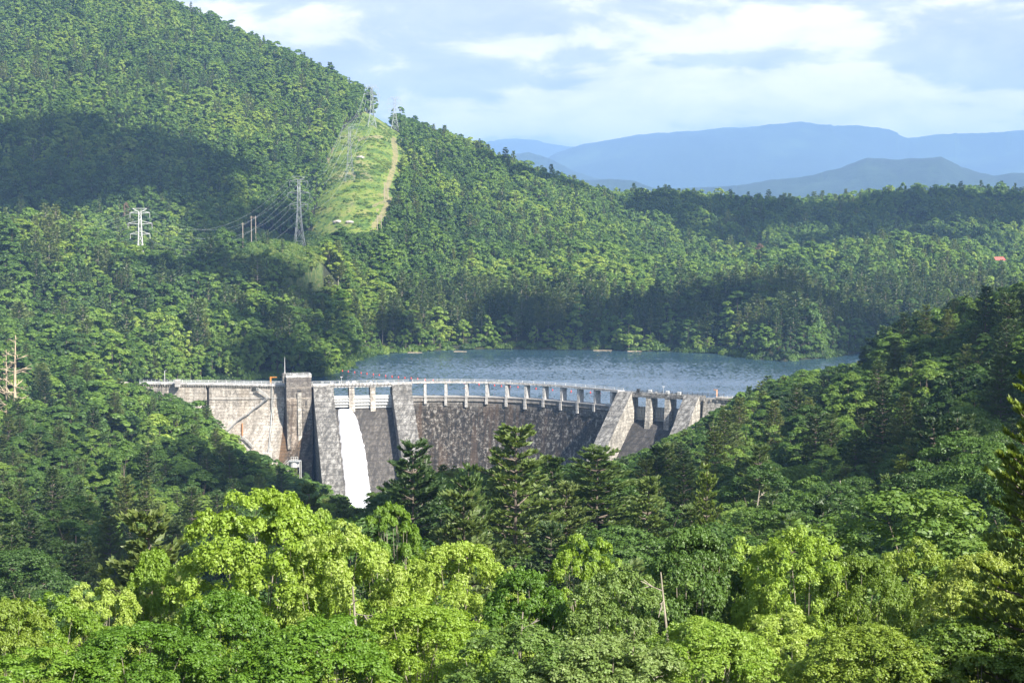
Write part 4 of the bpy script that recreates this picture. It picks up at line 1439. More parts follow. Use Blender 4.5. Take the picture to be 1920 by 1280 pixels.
# ---- far shapes: instanced by the two forests
FARB = [broadleaf(100 + i, H=20, Rr=r_, base=.10, nclump=c_, nleaf=2600, leaf=1.1, clump=cl, top=tp, jit=.28) for i, (r_, c_, cl, tp) in enumerate(
    ((5.8, 34, (.22, .36), 1.0), (5.0, 30, (.24, .38), .9), (6.4, 40, (.2, .33), 1.1), (4.6, 26, (.25, .40), .85), (5.6, 44, (.18, .30), 1.0)))]
FARP = [pine(200 + i, H=25, Rr=r_, base=b_, whorls=w_, per=5, tuft=1.8, ntuft=8, blades=4, irregular=ir, flat=.3) for i, (r_, b_, w_, ir) in enumerate(
    ((4.4, .16, 17, .3), (4.0, .3, 14, .45), (5.0, .1, 18, .35)))]
# ---- middle shapes
MIDB = [broadleaf(300 + i, H=20, Rr=r_, base=.12, nclump=c_, nleaf=22000, leaf=.40, clump=cl, top=tp, limbs=12) for i, (r_, c_, cl, tp) in enumerate(
    ((5.4, 60, (.17, .30), 1.0), (4.7, 48, (.2, .33), .85), (6.2, 75, (.15, .27), 1.1), (5.0, 60, (.17, .3), .95)))]
MIDP = [pine(400 + i, H=25, Rr=r_, base=b_, whorls=w_, per=5, tuft=.55, ntuft=34, blades=9, irregular=ir, flat=.34, power=pw * .8) for i, (r_, b_, w_, ir, pw) in enumerate(
    ((4.8, .12, 30, .3, .85), (4.4, .2, 26, .4, .75), (5.4, .1, 31, .3, .9)))]

mB = {'trunk': [], 'crown': []}
mP = {'trunk': [], 'crown': []}
for L_, W_ in MIDB:
    mB['crown'].append(mesh_leaves('crown', L_, M['leaf_forest'])); mB['trunk'].append(np_mesh('trunk', W_[0], W_[1], [M['bark']]))
for L_, W_ in MIDP:
    mP['crown'].append(mesh_leaves('crown', L_, M['needle'])); mP['trunk'].append(np_mesh('trunk', W_[0], W_[1], [M['bark']]))
fB = {'crown': [mesh_leaves('crown', L_, M['leaf_forest']) for L_, W_ in FARB], 'trunk': [np_mesh('trunk', W_[0], W_[1], [M['bark']]) for L_, W_ in FARB]}
fP = {'crown': [mesh_leaves('crown', L_, M['needle']) for L_, W_ in FARP], 'trunk': [np_mesh('trunk', W_[0], W_[1], [M['pale_bark']]) for L_, W_ in FARP]}


HERO = []
for i, (r_, c_, n_, lf, ros) in enumerate(((4.4, 230, 15000, .145, 6), (4.0, 200, 13000, .135, 6), (4.6, 260, 16000, .13, 6), (2.9, 130, 8500, .135, 6), (2.6, 110, 7500, .13, 6))):
    HERO.append(broadleaf(700 + i, H=20, Rr=r_, base=(.55, .55, .55, .68, .70)[i], nclump=c_, nleaf=n_, leaf=lf, clump=(.10, .21), top=(1, .9, 1.1, .9, .8)[i], limbs=34, jit=.45, rosette=ros))
HR = (4.4, 4.0, 4.6, 2.9, 2.6)
hL = {'crown': [mesh_leaves('crown', L_, M['leaf_bright']) for L_, W_ in HERO], 'trunk': [np_mesh('trunk', W_[0], W_[1], [M['pale_bark']]) for L_, W_ in HERO]}
NEARB = [broadleaf(720 + i, H=20, Rr=r_, base=.2, nclump=c_, nleaf=8500, leaf=.20, clump=(.14, .27), top=tp, limbs=16, jit=.4, rosette=5) for i, (r_, c_, tp) in enumerate(((5.4, 110, 1.0), (4.8, 90, .9), (6.0, 130, 1.1)))]
hF = {'crown': [mesh_leaves('crown', L_, M['leaf_forest']) for L_, W_ in NEARB], 'trunk': [np_mesh('trunk', W_[0], W_[1], [M['bark']]) for L_, W_ in NEARB]}


def put_tree(name, shp, k, x, y, z, h, h0, rot, label, group, widen=1.0, crown_mat=None, cat='tree', twood=None):
    e = empty(name, (x, y, z), rot, label=label, cat=cat, group=group)
    s = h / h0
    for pn in ('trunk', 'crown'):
        o = link(bpy.data.objects.new(pn, shp[pn][k]), e)
        o.scale = (s * widen, s * widen, s)
        if pn == 'crown' and crown_mat is not None:
            o.material_slots[0].link = 'OBJECT'; o.material_slots[0].material = crown_mat
    return e


# kind, u, v of the top, depth, half width in pixels, crown material, label
SPECIAL = [
    ('pine', 965, 793, 190, 148, 'needle_mid', 'tallest broad pine in front of the middle of the dam'),
    ('pine', 775, 832, 205, 102, 'needle_mid', 'pine with pale boughs hiding the foot of the second flank wall'),
    ('pine', 880, 868, 175, 97, 'needle_mid', 'dense pine just left of the tallest broad pine'),
    ('pine', 1035, 852, 215, 85, 'needle_mid', 'pine just right of the tallest broad pine'),
    ('pine', 1120, 842, 220, 122, 'needle_mid', 'pine with long boughs at the foot of the right spillway wall'),
    ('pine', 1325, 868, 185, 62, 'needle_sun', 'yellowish green narrow pine below the right spillway'),
    ('pine', 1215, 892, 190, 91, 'needle_mid', 'soft grey green pine left of the yellowish one'),
    ('pine', 1425, 838, 260, 61, 'needle_mid', 'slim light green pine rising right of the yellowish one'),
    ('pine', 1690, 852, 260, 48, 'needle_sun', 'star topped pine among dark trees on the right slope'),
    ('pine', 140, 1018, 285, 66, 'needle', 'dark conical pine in the hollow at the lower left, in front of its row'),
    ('pine', 55, 968, 310, 62, 'needle', 'dark pine nearest the left edge in the lower left row'),
    ('pine', 205, 958, 315, 64, 'needle', 'tall dark pine in the middle of the lower left row'),
    ('pine', 118, 985, 325, 50, 'needle', 'dark pine half hidden between two others at the lower left'),
    ('pine', 325, 985, 300, 60, 'needle', 'dark olive pine beside the bright foreground tree'),
    ('pine', 15, 1045, 270, 60, 'needle', 'dark pine cut by the left edge at the lower left'),
    ('pine', 227, 508, 1030, 24, 'needle', 'single pale pine standing out of the slope below the pylon'),
    ('leaf', 275, 612, 935, 32, 'leaf_mid', 'bright green tree on the bank above the left end of the dam'),
    ('leaf', 640, 542, 1120, 22, 'leaf_mid', 'bright yellow green tree at the left end of the far shore pines'),
    ('leaf', 592, 500, 1150, 14, 'brown_leaf', 'small dead brown tree at the foot of the cleared strip'),
    ('leaf', 236, 378, 1330, 9, 'brown_leaf', 'small reddish dead tree above the pylon'),
    ('leaf', 1425, 455, 1470, 14, 'brown_leaf', 'small reddish tree on the sunlit hill at the right'),
    ('leaf', 1010, 420, 1500, 12, 'brown_leaf', 'tan dying tree on the slope right of the clearing'),
]

# =====================================================================
# where the trees stand
# =====================================================================
def jitter_grid(x0, x1, y0, y1, d, rg):
    nx, ny = int((x1 - x0) / d), int((y1 - y0) / d)
    X, Y = np.meshgrid(np.arange(nx), np.arange(ny))
    X = x0 + (X + .5 * (Y % 2) + rg.uniform(-.38, .38, X.shape)) * d
    Y = y0 + (Y + rg.uniform(-.38, .38, X.shape)) * d
    return X.ravel(), Y.ravel()


rg = np.random.default_rng(11)
xs1, ys1 = jitter_grid(-420, 420, 100, 1010, 8.2, rg)
xs2, ys2 = jitter_grid(-900, 900, 1010, 1290, 8.4, rg)
xs3, ys3 = jitter_grid(-900, 900, 1290, 2120, 7.3, rg)
TX, TY = np.concatenate([xs1, xs2, xs3]), np.concatenate([ys1, ys2, ys3])
# in view with a margin; a little more on the right, where the sun comes from
uu = 960 + FPX * TX / (TY * ct)
keep = (uu > -260) & (uu < 2260) & (TY > 96)
TX, TY = TX[keep], TY[keep]
keep = ~in_poly(TX, TY, LAKE)
keep &= ~((TX > -200) & (TX < 130) & (poly_dist(TX, TY, PATH, False) < 8))
TX, TY = TX[keep], TY[keep]
TZ = ground(TX, TY)
# keep clear: the foot of the dam, the river, the chutes
dd_ = poly_dist(TX, TY, PATH, False)
near_dam = (TX > -95) & (TX < 92) & (TY > 690) & (TY < 830) & (TZ < 8)
near_dam &= ~((TX > 60) & (TZ > -20))
low_ = (TZ < -47)
u_, v_ = proj(TX, TY, TZ)
keep = ~low_ & ~(near_dam & (dd_ < 62))
keep &= ~((TX < -95) & (TX > -175) & (TY < 820) & (TY > 775 + 0 * TX))
keep &= ~((TX >= 88) & (TX < 125) & (TY < 760) & (dd_ < 16))
keep &= ~(in_poly(u_, v_, CLEARING) & (TY > 1180) & (TY < 2000))
keep &= ~(in_poly(u_, v_, BRUSH) & (TY > 1080) & (TY < 1400) & (rg.random(len(TX)) < .8))
GLADE = [(80, 868), (250, 868), (330, 880), (320, 900), (150, 905), (70, 890)]
keep &= ~(in_poly(u_, v_, GLADE) & (TY > 540) & (TY < 680))
TX, TY, TZ, u_, v_ = TX[keep], TY[keep], TZ[keep], u_[keep], v_[keep]
# single trees that the photograph picks out stand first; the grid keeps away from them
SPX = np.array([at(q[1], 640, q[3])[0] for q in SPECIAL]); SPY = np.array([q[3] for q in SPECIAL], float)
far_ = np.ones(len(TX), bool)
for a_, b_, q in zip(SPX, SPY, SPECIAL):
    far_ &= np.hypot(TX - a_, TY - b_) > (3.5 if q[3] > 100 else 2)
TX, TY, TZ, u_, v_ = TX[far_], TY[far_], TZ[far_], u_[far_], v_[far_]
N_ = len(TX)
# kind: pines along the far shore, on the left knolls and scattered; broadleaves elsewhere
pn = np_noise(TX / 120, TY / 120, 31, 3)
pp_ = np.where(TY > 1200, .05, .12) + .3 * np.clip(pn, 0, 1)
shore_d = np.full(N_, 1e9)
mk = (TY > 830) & (TY < 1400)
shore_d[mk] = poly_dist(TX[mk], TY[mk], SHORE_L, False)
pp_ = np.where((shore_d < 110) & (TX > -90), .8, pp_)
pp_ = np.where((TY > 380) & (TY < 470) & (TX < -60), .55, pp_)
pp_ = np.where((TY > 260) & (TY < 400) & (np.abs(TX) < 45), .5, pp_)
is_p = rg.random(N_) < pp_
Ht = np.where(is_p, rg.normal(24, 3.2, N_), rg.normal(19.5, 2.6, N_)) * (1 + .12 * np_noise(TX / 45, TY / 45, 17, 2))
Ht = Ht * rg.uniform(.82, 1.22, N_)
Ht = np.clip(Ht, 10, 33)
Ht = np.where(in_poly(u_, v_, BRUSH) & (TY > 1080) & (TY < 1400), Ht * .4, Ht)
is_p = is_p & (shore_d > 10)
Ht = np.where(shore_d < 10, Ht * rg.uniform(.45, .8, N_), Ht)
# trees that stand before the dam stay low enough to show it
def cap(sel, vmin):
    """limit the tops of the selected trees to the line vmin in the photograph"""
    global Ht
    zt = EYE - (vmin - 420) / FPX * TY
    Ht = np.where(sel, np.minimum(Ht, zt - TZ), Ht)
ub = np.array([0, 200, 300, 385, 410, 440, 520, 600, 650, 690, 760, 800, 1000, 1090, 1150, 1210, 1290, 1350, 1385, 1440, 1560, 1640, 1660, 1700, 1800, 1920, 2300])
vb = np.array([600, 690, 735, 748, 800, 838, 868, 905, 945, 965, 890, 880, 880, 872, 868, 845, 805, 768, 742, 706, 690, 676, 612, 572, 545, 530, 500])
vl = np.interp(u_, ub, vb) + rg.uniform(-6, 14, N_)
cap(TY < 812, vl)
low_sel = in_poly(u_, v_, [(585, 425), (765, 300), (768, 400), (745, 480), (585, 480)]) & (TY > 1180) & (TY < 1700)
cap(low_sel, np.interp(u_, [585, 640, 700, 722, 742, 765], [442, 436, 434, 415, 372, 280]))
for a_, b_ in ((at(697, 200, 1690)[0], 1690), (at(740, 200, 1790)[0], 1790), (at(655, 300, 1480)[0], 1480), (at(560, 400, 1215)[0], 1215)):
    Ht = np.where((np.abs(TX - a_) < 11) & (TY > b_ - 45) & (TY < b_ + 12), np.minimum(Ht, 5), Ht)
house_sel = (np.abs(u_ - 1872) < 24) & (TY > 1380) & (TY < 1572)
cap(house_sel, 489)
Ht = np.where((np.abs(u_ - 1872) < 14) & (np.abs(TY - 1560) < 12), 0, Ht)
ok = Ht > 4.5
TX, TY, TZ, u_, v_, is_p, Ht, shore_d = (a[ok] for a in (TX, TY, TZ, u_, v_, is_p, Ht, shore_d))
N_ = len(TX)
ROT = rg.uniform(0, 2 * math.pi, N_)
# how much of each tree shows: walk outwards and keep the running skyline of every column
order = np.argsort(TY)
vt = proj(TX, TY, TZ + Ht)[1]
sky_ = np.full(1600, 2000.0)
shows = np.zeros(N_)
for i in order:
    w_ = max(1, int(4.2 / TY[i] * FPX / 2))
    a = int((u_[i] + 300) / 2) 
    a0, a1 = max(0, a - w_ // 2), min(1599, a + w_ // 2 + 1)
    if a1 <= a0:
        continue
    cur = sky_[a0:a1]
    vis = np.clip(cur - vt[i], 0, Ht[i] / TY[i] * FPX)
    shows[i] = vis.mean() * (a1 - a0) * 2 if 0 <= u_[i] <= 1920 and vt[i] < 1280 else 0
    # the crown covers down to about its foot; the outer columns less
    sky_[a0:a1] = np.minimum(cur, vt[i] + Ht[i] / TY[i] * FPX * .12)
NB_THINGS, NP_THINGS = 260, 250
bi = np.where(~is_p)[0]; pi_ = np.where(is_p)[0]
pick_b = bi[np.argsort(-shows[bi])][:NB_THINGS]
pick_p = pi_[np.argsort(-shows[pi_])][:NP_THINGS]
single = np.zeros(N_, bool); single[pick_b] = True; single[pick_p] = True


MARKS = [(130, 'near the left edge'), (330, 'in line with the silver pylon'), (520, 'in line with the left dam wall'), (600, 'in line with the dam tower'), (725, 'in line with the white water'),
         (800, 'in line with the second flank wall'), (900, 'left of the tallest pine'), (1050, 'in line with the tallest pine'), (1180, 'in line with the right spillway wall'), (1320, 'in line with the right spillway'),
         (1450, 'in line with the right dam end'), (1640, 'in line with the wooded point'), (1780, 'well to the right'), (9999, 'near the right edge')]


def zone(i):
    u, Y = u_[i], TY[i]
    if Y > 1010:
        return 'on the far shore' if shore_d[i] < 60 else 'beyond the lake'
    if Y > 815:
        return 'behind the dam'
    if u < 700:
        if Y > 640: return 'beside the dam foot'
        if Y > 480: return 'by the left glade'
        return 'in the left hollow'
    if u < 1180:
        return 'below the dam'
    if Y > 500: return 'beside the right dam end'
    if Y > 300: return 'on the right slope'
    return 'behind the sunlit treetops'


def describe(i, kind):
    h, lo, hi = Ht[i], *((22, 27) if is_p[i] else (17, 21))
    size = 'low' if h < lo else 'tall' if h > hi else 'middling'
    zn = zone(i)
    mk_ = next(t for lim, t in MARKS if u_[i] < lim)
    return '%s %s %s, %s' % (size, kind, zn, mk_), zn


for kd, u, v, Y, wpx, mt, lab in SPECIAL:
    x, y = at(u, v, Y)[0], Y
    z = gz(x, y)
    h = at(u, v, Y)[2] - z
    R_ = wpx / FPX * Y
    if kd == 'pine':
        k = (SPECIAL.index((kd, u, v, Y, wpx, mt, lab))) % 3
        shp = mP; h0 = 25; r0 = (4.8, 4.4, 5.4)[k]
    else:
        k = 0; shp = mB; h0 = 20; r0 = 5.4
    put_tree('pine_tree' if kd == 'pine' else 'broadleaf_tree', shp, k, x, y, z, h, h0, float(rg.uniform(0, 6.28)), lab, None, R_ / (r0 * h / h0), M[mt])

for i in np.where(single)[0]:
    lb, zn = describe(i, 'green pine' if is_p[i] else 'round green tree')
    mid_ = TY[i] < 900
    close_ = TY[i] < 330
    if is_p[i]:
        shp = mP if mid_ else fP
        k = rg.integers(len(shp['crown']))
        put_tree('pine_tree', shp, int(k), TX[i], TY[i], TZ[i], Ht[i], 25, ROT[i], lb, 'pine trees ' + zn, rg.uniform(.9, 1.15))
    else:
        shp = hF if close_ else (mB if mid_ else fB)
        k = rg.integers(len(shp['crown']))
        put_tree('broadleaf_tree', shp, int(k), TX[i], TY[i], TZ[i], Ht[i], 20, ROT[i], lb, 'broadleaf trees ' + zn, rg.uniform(1.05, 1.4))

# the rest of the woods: two forests, each one object that scatters its trees
def scatter(name, label, protos, P, rot, scl, pid):
    coll = bpy.data.collections.new(name + '_sources')
    for k, me in enumerate(protos):
        coll.objects.link(bpy.data.objects.new('%s_source.%03d' % (name, k), me))
    me = bpy.data.meshes.new(name)
    me.vertices.add(len(P)); me.vertices.foreach_set('co', np.asarray(P, np.float32).ravel())
    a = me.attributes.new('rot', 'FLOAT_VECTOR', 'POINT'); rv = np.zeros((len(P), 3), np.float32); rv[:, 2] = rot; a.data.foreach_set('vector', rv.ravel())
    a = me.attributes.new('scl', 'FLOAT_VECTOR', 'POINT'); a.data.foreach_set('vector', np.asarray(scl, np.float32).ravel())
    a = me.attributes.new('pid', 'INT', 'POINT'); a.data.foreach_set('value', np.asarray(pid, np.int32))
    o = link(bpy.data.objects.new(name, me))
    ng = bpy.data.node_groups.new(name, 'GeometryNodeTree')
    ng.interface.new_socket('Geometry', in_out='INPUT', socket_type='NodeSocketGeometry')
    ng.interface.new_socket('Geometry', in_out='OUTPUT', socket_type='NodeSocketGeometry')
    gi = ng.nodes.new('NodeGroupInput'); gout = ng.nodes.new('NodeGroupOutput')
    ci = ng.nodes.new('GeometryNodeCollectionInfo'); ci.inputs['Collection'].default_value = coll
    ci.inputs['Separate Children'].default_value = True; ci.inputs['Reset Children'].default_value = True
    ip = ng.nodes.new('GeometryNodeInstanceOnPoints'); ip.inputs['Pick Instance'].default_value = True

    def attr(nm, t):
        n = ng.nodes.new('GeometryNodeInputNamedAttribute'); n.data_type = t; n.inputs['Name'].default_value = nm
        return n.outputs['Attribute']
    ng.links.new(gi.outputs[0], ip.inputs['Points'])
    ng.links.new(ci.outputs[0], ip.inputs['Instance'])
    ng.links.new(attr('pid', 'INT'), ip.inputs['Instance Index'])
    e2r = ng.nodes.new('FunctionNodeEulerToRotation')
    ng.links.new(attr('rot', 'FLOAT_VECTOR'), e2r.inputs[0]); ng.links.new(e2r.outputs[0], ip.inputs['Rotation'])
    ng.links.new(attr('scl', 'FLOAT_VECTOR'), ip.inputs['Scale'])
    ng.links.new(ip.outputs[0], gout.inputs[0])
    mod = o.modifiers.new('scatter', 'NODES'); mod.node_group = ng
    return props(o, label, kind='stuff')


rest = ~single
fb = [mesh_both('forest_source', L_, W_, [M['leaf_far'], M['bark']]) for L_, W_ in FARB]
fp = [mesh_both('forest_source', L_, W_, [M['needle'], M['pale_bark']]) for L_, W_ in FARP]
mnb = [mesh_both('forest_source', L_, W_, [M['leaf_forest'], M['bark']]) for L_, W_ in NEARB]
mbm = [mesh_both('forest_source', L_, W_, [M['leaf_forest'], M['bark']]) for L_, W_ in MIDB]
mpm = [mesh_both('forest_source', L_, W_, [M['needle'], M['bark']]) for L_, W_ in MIDP]
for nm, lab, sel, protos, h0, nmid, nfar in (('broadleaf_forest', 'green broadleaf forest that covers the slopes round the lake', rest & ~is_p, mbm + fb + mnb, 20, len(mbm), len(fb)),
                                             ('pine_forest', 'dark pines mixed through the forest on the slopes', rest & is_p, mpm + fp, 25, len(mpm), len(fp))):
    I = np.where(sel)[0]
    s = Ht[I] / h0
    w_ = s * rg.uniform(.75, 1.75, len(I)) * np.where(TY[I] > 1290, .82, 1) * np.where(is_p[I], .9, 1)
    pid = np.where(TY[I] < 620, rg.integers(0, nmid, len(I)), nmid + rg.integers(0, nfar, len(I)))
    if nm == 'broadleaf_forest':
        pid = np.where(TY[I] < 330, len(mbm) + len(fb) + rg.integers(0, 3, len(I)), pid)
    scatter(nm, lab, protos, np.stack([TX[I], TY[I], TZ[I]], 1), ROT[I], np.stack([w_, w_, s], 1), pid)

# shrubs: on the clearing, the brushy corridor, along the shore and at the dam's foot
def shrub_data(seed, n=420):
    rg_ = np.random.default_rng(seed)
    d = rg_.normal(size=(n, 3)); d[:, 2] = np.abs(d[:, 2]); d /= np.linalg.norm(d, axis=1, keepdims=True)
    C = d * (.7 + .35 * rg_.random(n))[:, None] * np.array([1.2, 1.2, 1.0]) * (1 + .2 * np.sin(d[:, :1] * 9))
    V, F = leaf_quads(C, d + rg_.normal(size=(n, 3)) * .5, .34, rg_)
    return V, F, rg_.random(n)


SH = [shrub_data(500 + i) for i in range(3)]
shm = [np_mesh('shrub_source', V, F, [M[mt]], attrs={'rnd': ('FACE', r)}) for mt in ('shrub', 'leaf_forest') for V, F, r in SH]
px, py = jitter_grid(-260, -60, 1050, 1760, 2.8, rg)
pz = ground(px, py)
qu, qv = proj(px, py, pz)
inC = in_poly(qu, qv, CLEARING) & (py > 1180)
inB = in_poly(qu, qv, BRUSH) & (py < 1400)
dn = np_noise(px / 30, py / 30, 55, 3)
track_d = np.minimum(poly_dist(qu, qv, [tuple(map(float, p)) for p in TRK], False), poly_dist(qu, qv, [tuple(map(float, p)) for p in TRK2], False))
kp = (inC & (rg.random(len(px)) < .22 + .5 * (dn > .15)) & (track_d > 7)) | (inB & (rg.random(len(px)) < .75))
px, py, pz, dn = px[kp], py[kp], pz[kp], dn[kp]
ss = np.where(inB[kp], rg.uniform(1.2, 3.2, len(px)), rg.uniform(.5, 1.2, len(px)) * np.where(rg.random(len(px)) < .15, 2.2, 1))
# shore fringe
fx, fy = [], []
SL = np.array(SHORE_L)
for k in range(len(SL) - 1):
    for q in range(6):
        t = rg.random(); p = SL[k] * (1 - t) + SL[k + 1] * t
        fx.append(p[0] + rg.normal() * 2.0); fy.append(p[1] + abs(rg.normal()) * 5.0 + .5)
fx, fy = np.array(fx), np.array(fy)
fz = np.maximum(ground(fx, fy), -.3)
k2 = ~((poly_dist(fx, fy, PATH, False) < 12) & (fx > -190))
fx, fy, fz = fx[k2], fy[k2], fz[k2]
gx2 = rg.uniform(-175, -70, 260); gy2 = rg.uniform(690, 790, 260)
gz2 = ground(gx2, gy2); kk = gz2 > -46
gx2, gy2, gz2 = gx2[kk], gy2[kk], gz2[kk]
AX = np.concatenate([px, fx, gx2]); AY = np.concatenate([py, fy, gy2]); AZ = np.concatenate([pz, fz, gz2])
SS = np.concatenate([ss, rg.uniform(1.6, 3.6, len(fx)), rg.uniform(1.2, 2.4, len(gx2))])
scatter('shrubs', 'low green shrubs on the clearing, the cleared strip and the shore', shm, np.stack([AX, AY, AZ - .2], 1), rg.uniform(0, 6.28, len(AX)),
        np.stack([SS, SS, SS * rg.uniform(.6, 1.1, len(AX))], 1), np.concatenate([rg.integers(0, 3, len(px)), rg.integers(3, 6, len(AX) - len(px))]))

# =====================================================================
# the sunlit treetops in front: leaf by leaf
# =====================================================================
FRONT = [  # u, v top, depth, half width px, shape, material, label
    (492, 912, 62, 165, 0, 'leaf_bright', 'brightest yellow green tree, standing highest of the sunlit foreground treetops'),
    (640, 975, 60, 120, 1, 'leaf_bright', 'yellow green crown on the right shoulder of the brightest tree'),
    (735, 938, 76, 62, 4, 'leaf_bright', 'narrow sunlit crown rising just below the white water'),
    (600, 945, 80, 62, 3, 'leaf_mid', 'small sunlit crown half hidden behind the brightest tree'),
    (855, 1008, 62, 150, 2, 'leaf_bright', 'round green crown sloping down to the right of the narrow one'),
    (985, 1062, 58, 120, 0, 'leaf_mid', 'low green crown in the middle of the foreground row'),
    (1092, 993, 66, 75, 3, 'leaf_bright', 'small light crown peak left of the pale flowering tree'),
    (1165, 1055, 56, 120, 1, 'leaf_pale', 'tree with whitish leaves left of the bare forked branch'),
    (1300, 983, 62, 130, 0, 'leaf_pale', 'tall tree with pale whitish green leaves, right of the middle'),
    (1400, 1000, 66, 90, 3, 'leaf_mid', 'green crown between the pale tree and the yellow one'),
    (1505, 984, 60, 120, 1, 'leaf_bright', 'yellow green crown at the right, second brightest of the row'),
    (1620, 1035, 60, 110, 2, 'leaf_olive', 'olive green crown right of the yellow one'),
    (1722, 1008, 66, 110, 1, 'leaf_olive', 'olive crown peak in the right part of the foreground row'),
    (1850, 1030, 56, 130, 2, 'leaf_olive', 'drooping olive crown at the right edge of the row'),
    (287, 1025, 66, 88, 0, 'leaf_bright', 'light green crown left of the brightest tree'),
    (188, 1080, 62, 80, 3, 'leaf_bright', 'narrow green crown second from the left edge'),
    (95, 1112, 56, 120, 1, 'leaf_bright', 'broad green crown near the left edge'),
    (15, 1118, 52, 105, 0, 'leaf_olive', 'pale feathery crown cut by the left edge'),
    (425, 1105, 50, 140, 0, 'leaf_mid', 'darker green crown in front of the brightest tree, left side'),
    (250, 1165, 46, 190, 2, 'leaf_mid', 'green crown low in front near the left corner'),
    (60, 1215, 44, 190, 1, 'leaf_mid', 'green crown in the lower left corner'),
    (600, 1155, 47, 190, 0, 'leaf_mid', 'green crown low in front under the brightest tree'),
    (800, 1130, 50, 170, 2, 'leaf_bright', 'green crown low in front, left of the middle'),
    (975, 1165, 46, 170, 1, 'leaf_pale', 'whitish green crown low in front at the middle'),
    (1130, 1190, 45, 180, 0, 'leaf_pale', 'pale crown low in front under the bare forked branch'),
    (1330, 1160, 47, 170, 2, 'leaf_mid', 'green crown low in front, right of the middle'),
    (1480, 1140, 50, 150, 1, 'leaf_bright', 'yellow green crown low in front at the right'),
    (1640, 1170, 46, 180, 2, 'leaf_olive', 'olive crown in the shade low at the right'),
    (1830, 1150, 46, 190, 0, 'leaf_olive', 'dark olive crown in the lower right corner'),
]
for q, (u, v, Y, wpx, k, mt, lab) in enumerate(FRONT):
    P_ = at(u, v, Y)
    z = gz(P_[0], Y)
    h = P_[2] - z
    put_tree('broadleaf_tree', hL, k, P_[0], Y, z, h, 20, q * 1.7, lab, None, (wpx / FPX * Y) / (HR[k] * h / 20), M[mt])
# trees outside the picture on the right: they throw the shade over the lower right corner
for q, (x, y, h) in enumerate(((24, 33, 17.5), (31, 22, 21), (38, 32, 21), (30, 10, 22), (46, 24, 22), (20, 20, 14), (27, 27, 20), (36, 14, 22), (17, 27, 12))):
    z = gz(x, y)
    put_tree('broadleaf_tree', hL, (0, 1, 2)[q % 3], x, y, z, h, 20, q * 2.1, 'tall tree beside the overlook, outside the picture on the right', 'trees beside the overlook', 1.25, M['leaf_olive'])

# the near pine whose sunlit boughs reach in at the right edge
nearp = pine(777, H=25, Rr=6.2, base=.2, whorls=30, per=7, tuft=.42, ntuft=60, blades=10, irregular=.25, flat=.22, power=.75)
nP = {'crown': [mesh_leaves('crown', nearp[0], M['needle_sun'])], 'trunk': [np_mesh('trunk', nearp[1][0], nearp[1][1], [M['bark']])]}
P_ = at(1990, 600, 46)
z = gz(P_[0], 46)
put_tree('pine_tree', nP, 0, P_[0], 46, z, P_[2] - z, 25, 1.1, 'near pine reaching yellow green boughs in at the right edge', None, .72)

# ------------------------------------------------------------- bare and dead trees
BT = [bare_tree(800, 20, .22, 40, .42, .45, 3), bare_tree(801, 16, .34, 30, .25, .7, 3), bare_tree(802, 14, .22, 40, .16, .3, 1)]
BTH = (20, 16, 14)
btm = {}
for k, mt in ((0, 'dead_wood'), (1, 'grey_wood'), (2, 'grey_wood'), (1, 'pale_bark'), (0, 'grey_wood')):
    btm[(k, mt)] = np_mesh('trunk', BT[k][0], BT[k][1], [M[mt]])
for q, (k, mt, u, vt_, vb_, Y, wd, lab) in enumerate((
        (0, 'dead_wood', 24, 628, 722, 650, 1.15, 'taller bare tan dead tree standing at the left edge'),
        (0, 'dead_wood', 10, 655, 730, 655, 1.0, 'shorter bare tan dead tree beside the taller one at the left edge'),
        (2, 'grey_wood', 390, 815, 872, 700, 1.0, 'bare grey thicket tree left of the dam face'),
        (2, 'grey_wood', 405, 822, 876, 705, .9, 'bare grey thin tree next to the dam face brush'),
        (2, 'grey_wood', 420, 828, 880, 700, 1.0, 'bare grey tree in the brown brush, nearest the dam'),
        (2, 'grey_wood', 332, 860, 885, 640, 1.0, 'low bare grey tree by the rocks'),
        (2, 'grey_wood', 373, 562, 600, 960, 1.1, 'bare grey tree on the wooded bank above the dam road'),
        (1, 'pale_bark', 1402, 920, 1040, 232, 1.0, 'white branched bare tree below the right slope'),
        (1, 'pale_bark', 1580, 905, 1010, 235, 1.2, 'bare forked white tree on the right slope'),
        (1, 'pale_bark', 1285, 1075, 1250, 54, .8, 'bare pale forked branch among the foreground leaves'),
        (1, 'pale_bark', 690, 1090, 1260, 52, .8, 'bare pale branch showing through the leaves below the white water'),
        (1, 'pale_bark', 955, 1140, 1280, 48, .7, 'bare pale branch low at the middle of the foreground'),
        (0, 'grey_wood', 97, 830, 875, 600, 1.2, 'grey bare stem above the lower left glade'))):
    P_ = at(u, vt_, Y)
    z = gz(P_[0], Y)
    e = empty('bare_tree', (P_[0], Y, z), q * 1.3, label=lab, cat='tree')
    o = link(bpy.data.objects.new('trunk', btm[(k, mt)]), e)
    s = (P_[2] - z) / BTH[k]
    o.scale = (s * wd, s * wd, s)

